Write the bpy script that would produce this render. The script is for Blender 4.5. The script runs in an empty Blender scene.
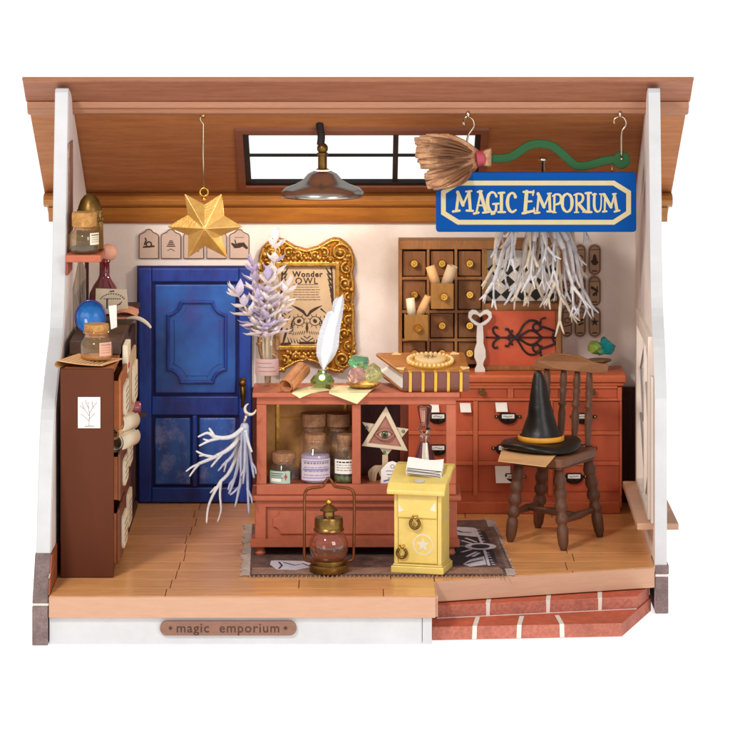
import bpy, bmesh, math, random
from mathutils import Vector, Matrix, noise
PI = math.pi
random.seed(7)
sc = bpy.context.scene
COL = sc.collection
# ------------------------------------------------------------------ measuring
CAMD, CAMH = 36.0, 7.46
def S(y): return CAMD / (CAMD + y)
def X(px, y): return (px - 358) / (100 * S(y))
def Z(py, y): return CAMH - (py + 150) / (100 * S(y))
def W(px, py, y): return Vector((X(px, y), y, Z(py, y)))
def G(px, py, z=0.0):
    s = (py + 150) / (100 * (CAMH - z)); y = CAMD / s - CAMD
    return Vector(((px - 358) / (100 * s), y, z))
# ------------------------------------------------------------------ materials
def lin(c):
    if isinstance(c, str):
        c = [int(c[i:i+2], 16) / 255 for i in (0, 2, 4)]
    return tuple((v / 12.92 if v <= .04045 else ((v + .055) / 1.055) ** 2.4) for v in c)
MATS = {}
def mat(name, col, rough=.5, metal=0., var=.12, scale=5., stretch=(1, 1, 1), bump=.15, bscale=None,
        col2=None, spec=.4, trans=0., emit=None, es=0., island=0., coat=0., ior=1.45, grain=0., wear=None, wearamt=.6):
    m = bpy.data.materials.new(name); m.use_nodes = True
    nt = m.node_tree; N = nt.nodes; L = nt.links
    b = N['Principled BSDF']
    c = lin(col); 
    hi = lin(col2) if col2 else tuple(min(1, v * (1 + var) + var * .012) for v in c)
    lo = tuple(v * (1 - var) for v in c)
    tc = N.new('ShaderNodeTexCoord'); mp = N.new('ShaderNodeMapping'); mp.inputs['Scale'].default_value = stretch
    L.new(tc.outputs['Object'], mp.inputs['Vector'])
    n1 = N.new('ShaderNodeTexNoise'); n1.inputs['Scale'].default_value = scale; n1.inputs['Detail'].default_value = 6; n1.inputs['Roughness'].default_value = .62
    L.new(mp.outputs[0], n1.inputs['Vector'])
    r = N.new('ShaderNodeValToRGB'); r.color_ramp.elements[0].position = .32; r.color_ramp.elements[1].position = .68
    r.color_ramp.elements[0].color = (*lo, 1); r.color_ramp.elements[1].color = (*hi, 1)
    L.new(n1.outputs['Fac'], r.inputs['Fac'])
    out = r.outputs['Color']
    if grain:
        g = N.new('ShaderNodeTexNoise'); g.inputs['Scale'].default_value = scale * 6; g.inputs['Detail'].default_value = 4
        L.new(mp.outputs[0], g.inputs['Vector'])
        rr = N.new('ShaderNodeMapRange'); rr.inputs['From Min'].default_value = .35; rr.inputs['From Max'].default_value = .65
        rr.inputs['To Min'].default_value = 1 - grain; rr.inputs['To Max'].default_value = 1 + grain * .5
        L.new(g.outputs['Fac'], rr.inputs['Value'])
        mx = N.new('ShaderNodeVectorMath'); mx.operation = 'SCALE'
        L.new(out, mx.inputs[0]); L.new(rr.outputs[0], mx.inputs['Scale']); out = mx.outputs[0]
    if island:
        ge = N.new('ShaderNodeNewGeometry'); rr = N.new('ShaderNodeMapRange')
        rr.inputs['To Min'].default_value = 1 - island; rr.inputs['To Max'].default_value = 1 + island
        L.new(ge.outputs['Random Per Island'], rr.inputs['Value'])
        mx = N.new('ShaderNodeVectorMath'); mx.operation = 'SCALE'
        L.new(out, mx.inputs[0]); L.new(rr.outputs[0], mx.inputs['Scale']); out = mx.outputs[0]
    if wear:
        n3 = N.new('ShaderNodeTexNoise'); n3.inputs['Scale'].default_value = 3.2; n3.inputs['Detail'].default_value = 9; n3.inputs['Roughness'].default_value = .7
        L.new(tc.outputs['Object'], n3.inputs['Vector'])
        r3 = N.new('ShaderNodeValToRGB'); r3.color_ramp.elements[0].position = .52; r3.color_ramp.elements[1].position = .75
        r3.color_ramp.elements[1].color = (wearamt,) * 3 + (1,)
        L.new(n3.outputs['Fac'], r3.inputs['Fac'])
        mm = N.new('ShaderNodeMix'); mm.data_type = 'RGBA'
        L.new(r3.outputs['Color'], mm.inputs['Factor']); L.new(out, mm.inputs[6]); mm.inputs[7].default_value = (*lin(wear), 1)
        out = mm.outputs[2]
    L.new(out, b.inputs['Base Color'])
    b.inputs['Roughness'].default_value = rough; b.inputs['Metallic'].default_value = metal
    b.inputs['Specular IOR Level'].default_value = spec; b.inputs['Transmission Weight'].default_value = trans
    b.inputs['Coat Weight'].default_value = coat; b.inputs['IOR'].default_value = ior
    if emit:
        b.inputs['Emission Color'].default_value = (*lin(emit), 1); b.inputs['Emission Strength'].default_value = es
    if bump:
        n2 = N.new('ShaderNodeTexNoise'); n2.inputs['Scale'].default_value = bscale or scale * 7; n2.inputs['Detail'].default_value = 5
        L.new(mp.outputs[0], n2.inputs['Vector'])
        bp = N.new('ShaderNodeBump'); bp.inputs['Strength'].default_value = bump; bp.inputs['Distance'].default_value = .02
        L.new(n2.outputs['Fac'], bp.inputs['Height']); L.new(bp.outputs[0], b.inputs['Normal'])
    MATS[name] = m; return m
def glass(name, tint='ffffff', gloss=.18, rough=.03, body=0., bodycol='ffffff', facing=.25):
    """thin clear shell: mostly lets light through, more glossy towards its rim, a little tinted body"""
    m = bpy.data.materials.new(name); m.use_nodes = True; nt = m.node_tree; N = nt.nodes; L = nt.links
    N.clear(); o = N.new('ShaderNodeOutputMaterial')
    t = N.new('ShaderNodeBsdfTransparent'); t.inputs[0].default_value = (*lin(tint), 1)
    g = N.new('ShaderNodeBsdfGlossy'); g.inputs['Roughness'].default_value = rough; g.inputs[0].default_value = (1, 1, 1, 1)
    d = N.new('ShaderNodeBsdfDiffuse'); d.inputs[0].default_value = (*lin(bodycol), 1)
    m0 = N.new('ShaderNodeMixShader'); m0.inputs[0].default_value = body; L.new(t.outputs[0], m0.inputs[1]); L.new(d.outputs[0], m0.inputs[2])
    lw = N.new('ShaderNodeLayerWeight'); lw.inputs[0].default_value = facing
    tc = N.new('ShaderNodeTexCoord'); nz = N.new('ShaderNodeTexNoise'); nz.inputs['Scale'].default_value = 9
    bp = N.new('ShaderNodeBump'); bp.inputs['Strength'].default_value = .12; bp.inputs['Distance'].default_value = .02
    L.new(tc.outputs['Object'], nz.inputs['Vector']); L.new(nz.outputs['Fac'], bp.inputs['Height']); L.new(bp.outputs[0], g.inputs['Normal'])
    mr = N.new('ShaderNodeMapRange'); mr.inputs['To Min'].default_value = gloss * .35; mr.inputs['To Max'].default_value = min(1, gloss * 3.2)
    L.new(lw.outputs['Facing'], mr.inputs['Value'])
    mx = N.new('ShaderNodeMixShader'); L.new(mr.outputs[0], mx.inputs[0]); L.new(m0.outputs[0], mx.inputs[1]); L.new(g.outputs[0], mx.inputs[2])
    L.new(mx.outputs[0], o.inputs['Surface']); MATS[name] = m; return m
# ------------------------------------------------------------------ mesh builder
WM = {}
class MB:
    def __init__(s): s.v = []; s.f = []; s.mi = []; s.cur = 0; s.M = Matrix.Identity(4)
    def add(s, vs, fs):
        o = len(s.v); s.v += [s.M @ Vector(v) for v in vs]; s.f += [tuple(i + o for i in f) for f in fs]; s.mi += [s.cur] * len(fs); return s
    def box(s, x0, x1, y0, y1, z0, z1):
        return s.add([(x, y, z) for z in (z0, z1) for y in (y0, y1) for x in (x0, x1)],
            [(0, 1, 3, 2), (4, 6, 7, 5), (0, 4, 5, 1), (2, 3, 7, 6), (0, 2, 6, 4), (1, 5, 7, 3)][:])
    def prism(s, poly, a, b, ax='y'):
        n = len(poly)
        def P(p, t): return (p[0], t, p[1]) if ax == 'y' else ((t, p[0], p[1]) if ax == 'x' else (p[0], p[1], t))
        vs = [P(p, a) for p in poly] + [P(p, b) for p in poly]
        fs = [tuple(range(n)), tuple(range(2 * n - 1, n - 1, -1))] + [(i, i + n, (i + 1) % n + n, (i + 1) % n) for i in range(n)]
        return s.add(vs, fs)
    def hexa(s, top, bot):   # two matching quads (or any loops)
        n = len(top)
        return s.add(list(top) + list(bot), [tuple(range(n)), tuple(range(2 * n - 1, n - 1, -1))] + [(i, i + n, (i + 1) % n + n, (i + 1) % n) for i in range(n)])
    def ringprism(s, outer, inner, a, b, ax='y'):
        n = len(outer)
        def P(p, t): return (p[0], t, p[1]) if ax == 'y' else ((t, p[0], p[1]) if ax == 'x' else (p[0], p[1], t))
        vs = [P(p, t) for t in (a, b) for loop in (outer, inner) for p in loop]
        fs = []
        for i in range(n):
            j = (i + 1) % n
            fs += [(i, j, n + j, n + i), (2*n + i, 3*n + i, 3*n + j, 2*n + j), (i, 2*n + i, 2*n + j, j), (n + i, n + j, 3*n + j, 3*n + i)]
        return s.add(vs, fs)
    def rev(s, p0, p1, prof, seg=20, cap=True):   # prof: (t along p0-p1 in units, r)
        p0 = Vector(p0); p1 = Vector(p1); d = (p1 - p0); Ln = d.length; d.normalize()
        u = d.orthogonal().normalized(); w = d.cross(u)
        vs = []; fs = []
        for t, r in prof:
            c = p0 + d * (t * Ln)
            for k in range(seg):
                a = 2 * PI * k / seg; vs.append(c + (u * math.cos(a) + w * math.sin(a)) * r)
        m = len(prof)
        for i in range(m - 1):
            for k in range(seg):
                k2 = (k + 1) % seg; fs.append((i*seg + k, i*seg + k2, (i+1)*seg + k2, (i+1)*seg + k))
        if cap:
            fs.append(tuple(range(seg))[::-1]); fs.append(tuple((m-1)*seg + k for k in range(seg)))
        return s.add(vs, fs)
    def lathe(s, c, prof, seg=28, cap=True):      # prof: (r, z) absolute z above c
        c = Vector(c); vs = []; fs = []
        for r, z in prof:
            for k in range(seg):
                a = 2 * PI * k / seg; vs.append(c + Vector((math.cos(a) * r, math.sin(a) * r, z)))
        m = len(prof)
        for i in range(m - 1):
            for k in range(seg):
                k2 = (k + 1) % seg; fs.append((i*seg + k, i*seg + k2, (i+1)*seg + k2, (i+1)*seg + k))
        if cap:
            fs.append(tuple(range(seg))[::-1]); fs.append(tuple((m-1)*seg + k for k in range(seg)))
        return s.add(vs, fs)
    def tube(s, pts, r, seg=8, closed=False, sq=1.0, up=(0, 0, 1)):
        pts = [Vector(p) for p in pts]; n = len(pts)
        rs = r if isinstance(r, (list, tuple)) else [r] * n
        vs = []; fs = []; pu = None
        for i in range(n):
            if closed: d = pts[(i+1) % n] - pts[i-1]
            else: d = pts[min(i+1, n-1)] - pts[max(i-1, 0)]
            if d.length < 1e-9: d = Vector((0, 0, 1))
            d.normalize()
            if pu is None:
                u = Vector(up) - d * d.dot(Vector(up))
                if u.length < .1: u = d.orthogonal()
            else: u = pu - d * d.dot(pu)
            u.normalize(); pu = u; w = d.cross(u)
            for k in range(seg):
                a = 2 * PI * k / seg; vs.append(pts[i] + u * math.cos(a) * rs[i] + w * math.sin(a) * rs[i] * sq)
        m = n if closed else n - 1
        for i in range(m):
            j = (i + 1) % n
            for k in range(seg):
                k2 = (k + 1) % seg; fs.append((i*seg + k, j*seg + k, j*seg + k2, i*seg + k2))
        if not closed:
            fs.append(tuple(range(seg))); fs.append(tuple((n-1)*seg + k for k in range(seg))[::-1])
        return s.add(vs, fs)
    def ball(s, c, r, seg=16, sx=1, sy=1, sz=1):
        n = max(6, seg // 2); c = Vector(c)
        vs = []; fs = []
        for i in range(1, n):
            t = PI * i / n
            for k in range(seg):
                a = 2 * PI * k / seg
                vs.append(c + Vector((math.sin(t) * math.cos(a) * r * sx, math.sin(t) * math.sin(a) * r * sy, math.cos(t) * r * sz)))
        T = len(vs); vs += [c + Vector((0, 0, r * sz)), c - Vector((0, 0, r * sz))]
        for i in range(n - 2):
            for k in range(seg):
                k2 = (k + 1) % seg; fs.append((i*seg + k, (i+1)*seg + k, (i+1)*seg + k2, i*seg + k2))
        for k in range(seg):
            k2 = (k + 1) % seg; fs += [(T, k, k2), (T + 1, (n-2)*seg + k2, (n-2)*seg + k)]
        return s.add(vs, fs)
    def arc(s, c, r, z0, z1, a0, a1, th=.004, n=12, wav=0):
        c = Vector(c); vs = []; fs = []
        for i in range(n + 1):
            a = a0 + (a1 - a0) * i / n
            for rr in (r, r + th):
                for z in (z0, z1): vs.append(c + Vector((math.cos(a) * rr, math.sin(a) * rr, z)))
        for i in range(n):
            o = i * 4; fs += [(o+2, o+3, o+7, o+6), (o, o+4, o+5, o+1), (o+1, o+5, o+7, o+3), (o, o+2, o+6, o+4)]
        fs += [(0, 1, 3, 2), (n*4, n*4+2, n*4+3, n*4+1)]
        return s.add(vs, fs)
    def ribbon(s, pts, w, y, nrm='y', step=.0006):
        """flat drawn stroke in the XZ plane at depth y (or on z=y for nrm 'z'), rounded ends"""
        pts = [Vector(p) for p in pts]; n = len(pts); ws = w if isinstance(w, (list, tuple)) else [w] * n
        s.k = getattr(s, 'k', 0) + 1; yy = y - step * (s.k % 40) if nrm == 'y' else y + step * (s.k % 40)
        L = []; R = []
        for i in range(n):
            d = pts[min(i+1, n-1)] - pts[max(i-1, 0)]; d.normalize(); q = Vector((-d.y, d.x)) * ws[i] / 2
            L.append(pts[i] + q); R.append(pts[i] - q)
        vs = [(p.x, yy, p.y) if nrm == 'y' else (p.x, p.y, yy) for p in L + R]
        s.add(vs, [(i, i+1, n+i+1, n+i) for i in range(n-1)])
        for c, ww in ((pts[0], ws[0]), (pts[-1], ws[-1])):
            s.k += 1; yy = y - step * (s.k % 40) if nrm == 'y' else y + step * (s.k % 40)
            cs = [(c.x + math.cos(2*PI*k/8) * ww/2, c.y + math.sin(2*PI*k/8) * ww/2) for k in range(8)]
            s.add([(a, yy, b) if nrm == 'y' else (a, b, yy) for a, b in cs], [tuple(range(8))])
        return s
    def text(s, body, size, M, depth=.0, bold=0., sp=1.0):
        cu = bpy.data.curves.new('t', 'FONT'); cu.body = body; cu.size = size; cu.extrude = depth; cu.offset = bold
        cu.align_x = 'CENTER'; cu.align_y = 'CENTER'; cu.space_character = sp; cu.resolution_u = 3
        ob = bpy.data.objects.new('t', cu); COL.objects.link(ob)
        dg = bpy.context.evaluated_depsgraph_get(); me = bpy.data.meshes.new_from_object(ob.evaluated_get(dg))
        s.add([M @ v.co for v in me.vertices], [tuple(p.vertices) for p in me.polygons])
        bpy.data.objects.remove(ob); bpy.data.curves.remove(cu); bpy.data.meshes.remove(me); return s
    def build(s, name, m, parent=None, bevel=0., smooth=False, split=None, local=False, loc=None, recalc=True, sub=0):
        me = bpy.data.meshes.new(name)
        B = Matrix.Identity(4)
        if parent is not None:
            if not local: B = WM[parent.name].inverted()
        elif loc is not None: B = Matrix.Translation(-Vector(loc))
        me.from_pydata([B @ v for v in s.v], [], s.f)
        ms = m if isinstance(m, (list, tuple)) else [m]
        for q in ms: me.materials.append(MATS[q] if isinstance(q, str) else q)
        me.polygons.foreach_set('material_index', s.mi)
        if smooth: me.polygons.foreach_set('use_smooth', [True] * len(me.polygons))
        if recalc:
            bm = bmesh.new(); bm.from_mesh(me); bmesh.ops.recalc_face_normals(bm, faces=bm.faces); bm.to_mesh(me); bm.free()
        o = bpy.data.objects.new(name, me); COL.objects.link(o)
        if parent is not None: o.parent = parent; WM[o.name] = WM[parent.name]
        else:
            if loc is not None: o.location = loc
            WM[o.name] = Matrix.Translation(Vector(loc)) if loc is not None else Matrix.Identity(4)
        if bevel:
            bv = o.modifiers.new('bevel', 'BEVEL'); bv.width = bevel; bv.segments = 2; bv.limit_method = 'ANGLE'; bv.angle_limit = .6
        if sub:
            q = o.modifiers.new('sub', 'SUBSURF'); q.levels = sub; q.render_levels = sub
        if split:
            es = o.modifiers.new('split', 'EDGE_SPLIT'); es.split_angle = math.radians(split)
        return o
def T(name, label, cat, loc, group=None, rot=(0, 0, 0)):
    o = bpy.data.objects.new(name, None); o.empty_display_size = .1; COL.objects.link(o)
    o.location = loc; o.rotation_euler = rot
    from mathutils import Euler
    WM[o.name] = Matrix.Translation(Vector(loc)) @ Euler(rot).to_matrix().to_4x4()
    return tag(o, label, cat, group)
def tag(o, label, cat, group=None):
    o['label'] = label; o['category'] = cat
    if group: o['group'] = group
    return o
def curve(pts, n=6):   # Catmull-Rom through points
    P = [Vector(p) for p in pts]; P = [P[0]] + P + [P[-1]]; out = []
    for i in range(1, len(P) - 2):
        for k in range(n):
            t = k / n; a, b, c, d = P[i-1], P[i], P[i+1], P[i+2]
            out.append(.5 * ((2*b) + (c - a)*t + (2*a - 5*b + 4*c - d)*t*t + (-a + 3*b - 3*c + d)*t**3))
    out.append(P[-2]); return out
def arcpts(cx, cz, r, a0, a1, n=10): return [(cx + math.cos(a0 + (a1-a0)*i/n) * r, cz + math.sin(a0 + (a1-a0)*i/n) * r) for i in range(n + 1)]
def notched(x0, x1, z0, z1, r, n=5):   # rectangle with concave corners
    o = []
    for cx, cz, a in ((x0, z0, PI/2), (x1, z0, PI), (x1, z1, 3*PI/2), (x0, z1, 2*PI)):
        o += [(cx + math.cos(a - PI/2 * i/n) * r, cz + math.sin(a - PI/2 * i/n) * r) for i in range(n + 1)]
    return o
def rrect(x0, x1, z0, z1, r, n=4):
    o = []
    for cx, cz, a in ((x0+r, z0+r, PI), (x1-r, z0+r, 3*PI/2), (x1-r, z1-r, 0), (x0+r, z1-r, PI/2)):
        o += [(cx + math.cos(a + PI/2 * i/n) * r, cz + math.sin(a + PI/2 * i/n) * r) for i in range(n + 1)]
    return o
def inset(poly, d):
    cx = sum(p[0] for p in poly)/len(poly); n = len(poly); out = []
    A = sum(poly[i][0]*poly[(i+1)%n][1] - poly[(i+1)%n][0]*poly[i][1] for i in range(n))
    sg = 1 if A > 0 else -1
    for i in range(n):
        a = Vector(poly[i-1]); b = Vector(poly[i]); c = Vector(poly[(i+1)%n])
        e1 = (b-a); e2 = (c-b)
        if e1.length < 1e-7: e1 = e2
        if e2.length < 1e-7: e2 = e1
        e1.normalize(); e2.normalize()
        n1 = Vector((-e1.y, e1.x)); n2 = Vector((-e2.y, e2.x)); q = n1 + n2
        if q.length < 1e-6: q = n1
        q.normalize(); k = max(.4, q.dot(n1)); out.append(tuple(b + q * sg * d / k))
    return out
def clip(poly, a, b, c):  # keep a*x+b*y>=c
    o = []
    for i in range(len(poly)):
        p, q = poly[i], poly[(i+1) % len(poly)]; dp = a*p[0]+b*p[1]-c; dq = a*q[0]+b*q[1]-c
        if dp >= 0: o.append(p)
        if dp * dq < 0: t = dp/(dp-dq); o.append((p[0]+(q[0]-p[0])*t, p[1]+(q[1]-p[1])*t))
    return o
TM = lambda x, y, z: Matrix.Translation((x, y, z)) @ Matrix.Rotation(PI/2, 4, 'X')   # text standing up, facing the front
# ------------------------------------------------------------------ palette
mat('white_paint', 'c2c2c3', .55, var=.05, scale=3, bump=.08, grain=.008)
mat('cream_plaster', 'e4d7cf', .8, var=.05, scale=2.5, bump=.12, bscale=30, col2='ebdfd8')
mat('window_cream', 'd9cabd', .7, var=.06, scale=3, bump=.1)
mat('tan_edge', 'c0957a', .6, var=.05, scale=4, stretch=(1, 1, 6), bump=.06)
mat('floor_wood', 'e09a5e', .30, var=.14, scale=2.2, stretch=(1, 9, 9), bump=.08, island=.07, grain=.08, col2='eeae6e', coat=.25)
mat('roof_wood', '9a6148', .55, var=.10, scale=2.0, stretch=(1, 9, 9), bump=.08, grain=.08, col2='a56f55')
mat('roof_under', 'ae6a3a', .6, var=.12, scale=1.6, stretch=(1, 7, 7), bump=.08, grain=.10, col2='bc7a48')
mat('roof_trim', 'a47256', .55, var=.06, scale=2.0, stretch=(1, 9, 9), bump=.05, grain=.06)
mat('gold_wood', 'a0622c', .35, var=.12, scale=1.6, stretch=(1, 8, 8), bump=.05, grain=.07, col2='b0722f', coat=.3)
mat('skylight_frame', '8a4f33', .5, var=.10, scale=2, stretch=(1, 8, 8), bump=.05)
mat('black_metal', '1d1b1c', .45, metal=.3, var=.1, bump=.05)
mat('stone', '7d6a68', .85, var=.22, scale=9, bump=.5, grain=.18)
mat('mortar', 'dcd2c8', .9, var=.05, bump=.2)
mat('brick_top', 'bf5b3f', .75, var=.15, scale=3, bump=.35, grain=.14, wear='8c4634', wearamt=.5)
mat('brick_front', 'b56c5a', .85, var=.12, scale=5, bump=.5, grain=.18, wear='7f443a', wearamt=.5)
mat('wall_brick', '96502f', .6, var=.1, scale=3, bump=.15)
mat('wainscot', '4a1c17', .5, var=.25, scale=4, stretch=(4, 4, .7), bump=.15)
mat('door_blue', '182580', .38, var=.25, scale=2.6, stretch=(1.6, 1, .6), bump=.12, col2='1f48a8', wear='34226a', wearamt=.8, spec=.5)
mat('door_panel', '23459a', .34, var=.20, scale=2.2, bump=.12, col2='2862b6', wear='463480', wearamt=.75, spec=.5)
mat('door_scuffed', '2a4aa4', .34, var=.25, scale=2.4, stretch=(2.6, 1, .55), bump=.12, col2='3068c4', wear='a9b0e0', wearamt=.75, spec=.5)
mat('door_dark', '1b1d5e', .5, var=.3, scale=4, bump=.1)
mat('bronze', '6b4a22', .38, metal=.85, var=.3, scale=8, bump=.1, col2='8a6a34')
mat('handle_brown', '6a3a20', .35, metal=.7, var=.2, scale=6, bump=.05, col2='8a5230')
mat('old_brass', '7c5e30', .32, metal=.9, var=.3, scale=8, bump=.1, col2='987640')
mat('brass', 'd6a54a', .25, metal=1, var=.12, scale=10, bump=.05)
mat('gold', 'c48a32', .34, metal=.75, var=.35, scale=14, bump=.25, bscale=60, col2='d0a052')
mat('gold_base', 'a8691a', .45, metal=.6, var=.3, scale=14, bump=.3, bscale=40)
mat('star_gold', 'dba14a', .36, metal=.55, var=.10, scale=5, bump=.2, bscale=50, col2='e8bb70')
mat('silver', 'b8aea5', .24, metal=.95, var=.08, scale=6, bump=.03)
mat('steel_wire', 'b9a58c', .25, metal=1, var=.05, bump=.0)
mat('dark_cord', '231c1c', .8, var=.1, bump=.3)
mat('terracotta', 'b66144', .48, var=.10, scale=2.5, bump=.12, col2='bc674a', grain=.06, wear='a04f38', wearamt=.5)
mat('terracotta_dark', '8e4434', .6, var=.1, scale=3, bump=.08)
mat('dresser_paint', 'c6623a', .5, var=.09, scale=2.5, bump=.08, col2='cc6a42', grain=.06)
mat('dresser_panel', 'ba5533', .55, var=.1, scale=2.5, bump=.08)
mat('dark_brown', '582c18', .62, spec=.2, var=.08, scale=2, stretch=(1, 1, .4), bump=.08)
mat('umber', '4c3526', .6, var=.15, scale=3, bump=.1)
mat('drawer_wood', 'a35a2a', .5, var=.15, scale=3, stretch=(1, .4, 3), bump=.1)
mat('drawer_brown', '6e3b24', .5, var=.15, scale=3, bump=.1)
mat('oak', '8e5c32', .55, var=.14, scale=3, stretch=(5, 5, .8), bump=.12, grain=.14, col2='9c6a3c')
mat('oak_dark', '84552f', .6, var=.14, scale=3, stretch=(5, 5, .8), bump=.12, grain=.12)
mat('oak_open', '9a6a2e', .5, var=.1, scale=3, stretch=(5, 5, .8), bump=.12, grain=.1)
mat('chair_wood', '5e3c2a', .5, var=.18, scale=5, stretch=(1, 1, .5), bump=.12, grain=.1)
mat('chair_seat', '724a34', .5, var=.14, scale=4, stretch=(1, 5, 3), bump=.12, grain=.1)
mat('chair_rail', '8a5c3c', .5, var=.1, scale=3, stretch=(1, 4, 4), bump=.08)
mat('hat_felt', '0f0d0a', .40, var=.3, scale=3, bump=.12, col2='1d170e', spec=.45)
mat('pull_black', '17140f', .45, var=.3, scale=4, bump=.1)
mat('hat_band', 'd9932b', .4, var=.08, bump=.05)
mat('sign_blue', '00458f', .6, var=.02, scale=3, bump=.02, spec=.1)
mat('sign_cream', 'c2b389', .6, var=.05, scale=5, bump=.03)
mat('broom_green', '0e4c1f', .55, var=.06, scale=5, bump=.06)
mat('straw', 'b98560', .78, var=.30, scale=6, bump=.5, bscale=30, col2='cc9c74', grain=.15, island=.22)
mat('straw_gap_shade', '7d5236', .8, var=.15, bump=.2)
mat('red_band', 'a8434f', .6, var=.1, bump=.1)
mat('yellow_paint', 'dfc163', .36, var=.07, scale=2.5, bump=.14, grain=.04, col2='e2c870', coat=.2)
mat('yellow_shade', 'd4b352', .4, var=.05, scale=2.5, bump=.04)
mat('silver_print', 'd9d2c0', .35, metal=.3, var=.05, bump=.0)
mat('cork', 'a8744e', .85, var=.3, scale=16, bump=.6, grain=.25, col2='bb8a62')
mat('cork_warm', 'b87f43', .85, var=.3, scale=14, bump=.5, grain=.2, col2='cc9856')
mat('paper', 'e6d8bd', .8, var=.06, scale=4, bump=.08)
mat('paper_white', 'efe8df', .8, var=.04, scale=4, bump=.05)
mat('paper_tan', 'd9a873', .8, var=.12, scale=5, bump=.12)
mat('kraft', 'c6aa88', .75, var=.08, scale=4, bump=.08)
mat('parchment', 'e2d4a0', .7, var=.08, scale=4, bump=.08)
mat('leather_scroll', 'c2804f', .6, var=.2, scale=7, bump=.25, grain=.1)
mat('scroll_inside', '6f2f26', .7, var=.2, bump=.1)
mat('ink', '2b2422', .7, var=.1, bump=0)
mat('ink_brown', '3f2a22', .7, var=.1, bump=0)
mat('ink_gray', '8d8480', .7, var=.1, bump=0)
mat('pink_card', 'c9a59d', .7, var=.06, bump=.05)
mat('peach_label', 'e0a183', .7, var=.08, bump=.05)
mat('mint_label', 'a9bfae', .7, var=.08, bump=.05)
mat('lilac_label', 'd2c2cf', .7, var=.05, bump=.05)
mat('red_ink', 'b5404a', .7, var=.05, bump=0)
mat('blue_ink', '5a5aa8', .7, var=.05, bump=0)
mat('green_dot', '5f7f62', .6, var=.1, bump=0)
mat('tag_pink', 'c2a898', .7, var=.10, scale=4, bump=.08)
mat('tag_brown', 'a98a70', .7, var=.1, scale=4, bump=.08)
mat('tag_edge', '4d3328', .7, var=.1, bump=0)
mat('lilac', 'b8a4d2', .6, var=.12, scale=2.0, bump=.06, col2='eee2e6')
mat('lilac_cream', 'eadbd3', .6, var=.08, scale=2.2, bump=.06, col2='f2e9ea')
mat('stem_pale', 'c9b596', .6, var=.1, bump=.05)
mat('feather', 'dcdfe6', .6, var=.06, scale=6, bump=.15, stretch=(1, 1, 4))
mat('branch_white', 'cac9d0', .7, var=.14, scale=5, bump=.3, col2='dedad8', grain=.08)
mat('branch_warm', 'd2c4b0', .65, var=.08, scale=3, bump=.1)
mat('branch_blue', 'b0b4d0', .7, var=.14, scale=4, bump=.3, col2='b4b4be', grain=.08)
mat('lilac_powder', 'b9a9c6', .9, var=.1, scale=20, bump=.4)
mat('moss', '3d4a2c', .9, var=.4, scale=20, bump=.8, col2='6f8a4a')
mat('dark_herb', '3a3323', .9, var=.4, scale=20, bump=.8)
mat('amber_fill', 'b98a5a', .8, var=.2, scale=12, bump=.4)
mat('magenta_liquid', '6d1c3a', .2, var=.1, bump=0, coat=.3)
mat('rug', '5a4544', .95, var=.18, scale=5, bump=.5, bscale=70, grain=.22, col2='7a5c4e')
mat('rug_warm', '9c7763', .95, var=.2, scale=6, bump=.5, bscale=70, grain=.22)
mat('rug_white', 'c9c2cc', .95, var=.08, scale=8, bump=.4, bscale=70, grain=.12)
mat('rug_dark', '332c34', .95, var=.2, scale=8, bump=.4, bscale=70, grain=.2)
mat('fringe', 'a48f86', .9, var=.2, scale=12, bump=.3)
mat('eye_white', 'c9a08a', .3, var=.1, bump=0, coat=.6)
mat('eye_green', '4f5a38', .2, var=.1, bump=0, coat=.8)
mat('eye_skin', 'a06a5c', .5, var=.18, scale=6, bump=.2)
mat('ornament_cream', 'd0bba0', .6, var=.07, scale=5, bump=.08)
mat('key_white', 'd6cfc6', .6, var=.07, scale=8, bump=.1)
mat('iron_print', '2a1a1a', .5, var=.1, bump=0)
mat('red_panel', 'c2512f', .5, var=.12, scale=2, bump=.08, col2='cf5f3c')
mat('book_cover', '9e5f26', .42, var=.12, scale=4, bump=.15, col2='bd7a35', coat=.2)
mat('book_spine', '74463c', .5, var=.12, scale=4, bump=.15)
mat('book_gold', 'd9a638', .35, metal=.3, var=.1, bump=.05)
mat('bead_cream', 'edc98c', .35, var=.08, bump=.05, coat=.3)
mat('blue_glaze', '1d66b8', .12, var=.25, scale=3, bump=.03, col2='3f8fdc', coat=.7)
mat('navy_rim', '2c2f74', .2, var=.2, bump=.03, coat=.5)
mat('dusty_rose', 'a6515e', .35, var=.1, bump=.05, coat=.3)
mat('copper', 'b3603c', .35, metal=.4, var=.2, bump=.05)
mat('peach_leaf', 'd69a80', .4, var=.12, bump=.05)
mat('wall_art', 'a8998c', .8, var=.15, scale=4, bump=.1)
mat('tapestry', '9a6f5c', .9, var=.25, scale=6, bump=.3, grain=.2)
mat('plate_wood', '86604f', .6, var=.1, scale=3, stretch=(1, 5, 5), bump=.1, grain=.08)
mat('plate_ink', '4a2f26', .7, var=.1, bump=0)
mat('crystal_green', 'a4ecb6', .04, var=.15, bump=.0, trans=.8, coat=.4, ior=1.3)
mat('crystal_pink', 'f8d0c6', .04, var=.15, bump=.0, trans=.8, coat=.4, ior=1.3)
mat('crystal_yellow', 'eef0b0', .04, var=.15, bump=.0, trans=.8, coat=.4, ior=1.3)
mat('crystal_teal', '18b0b8', .05, var=.3, bump=.0, trans=.6, coat=.4, ior=1.3)
mat('crystal_lime', '8fae4a', .15, var=.4, bump=.05, trans=.35, coat=.4, ior=1.3)
mat('harlequin_white', 'd9d2c8', .6, var=.04, bump=.03)
mat('harlequin_black', '26201c', .6, var=.1, bump=.03)
mat('lamp_glow', 'ffe2a8', .5, bump=0, emit='ffcf80', es=5)
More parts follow.
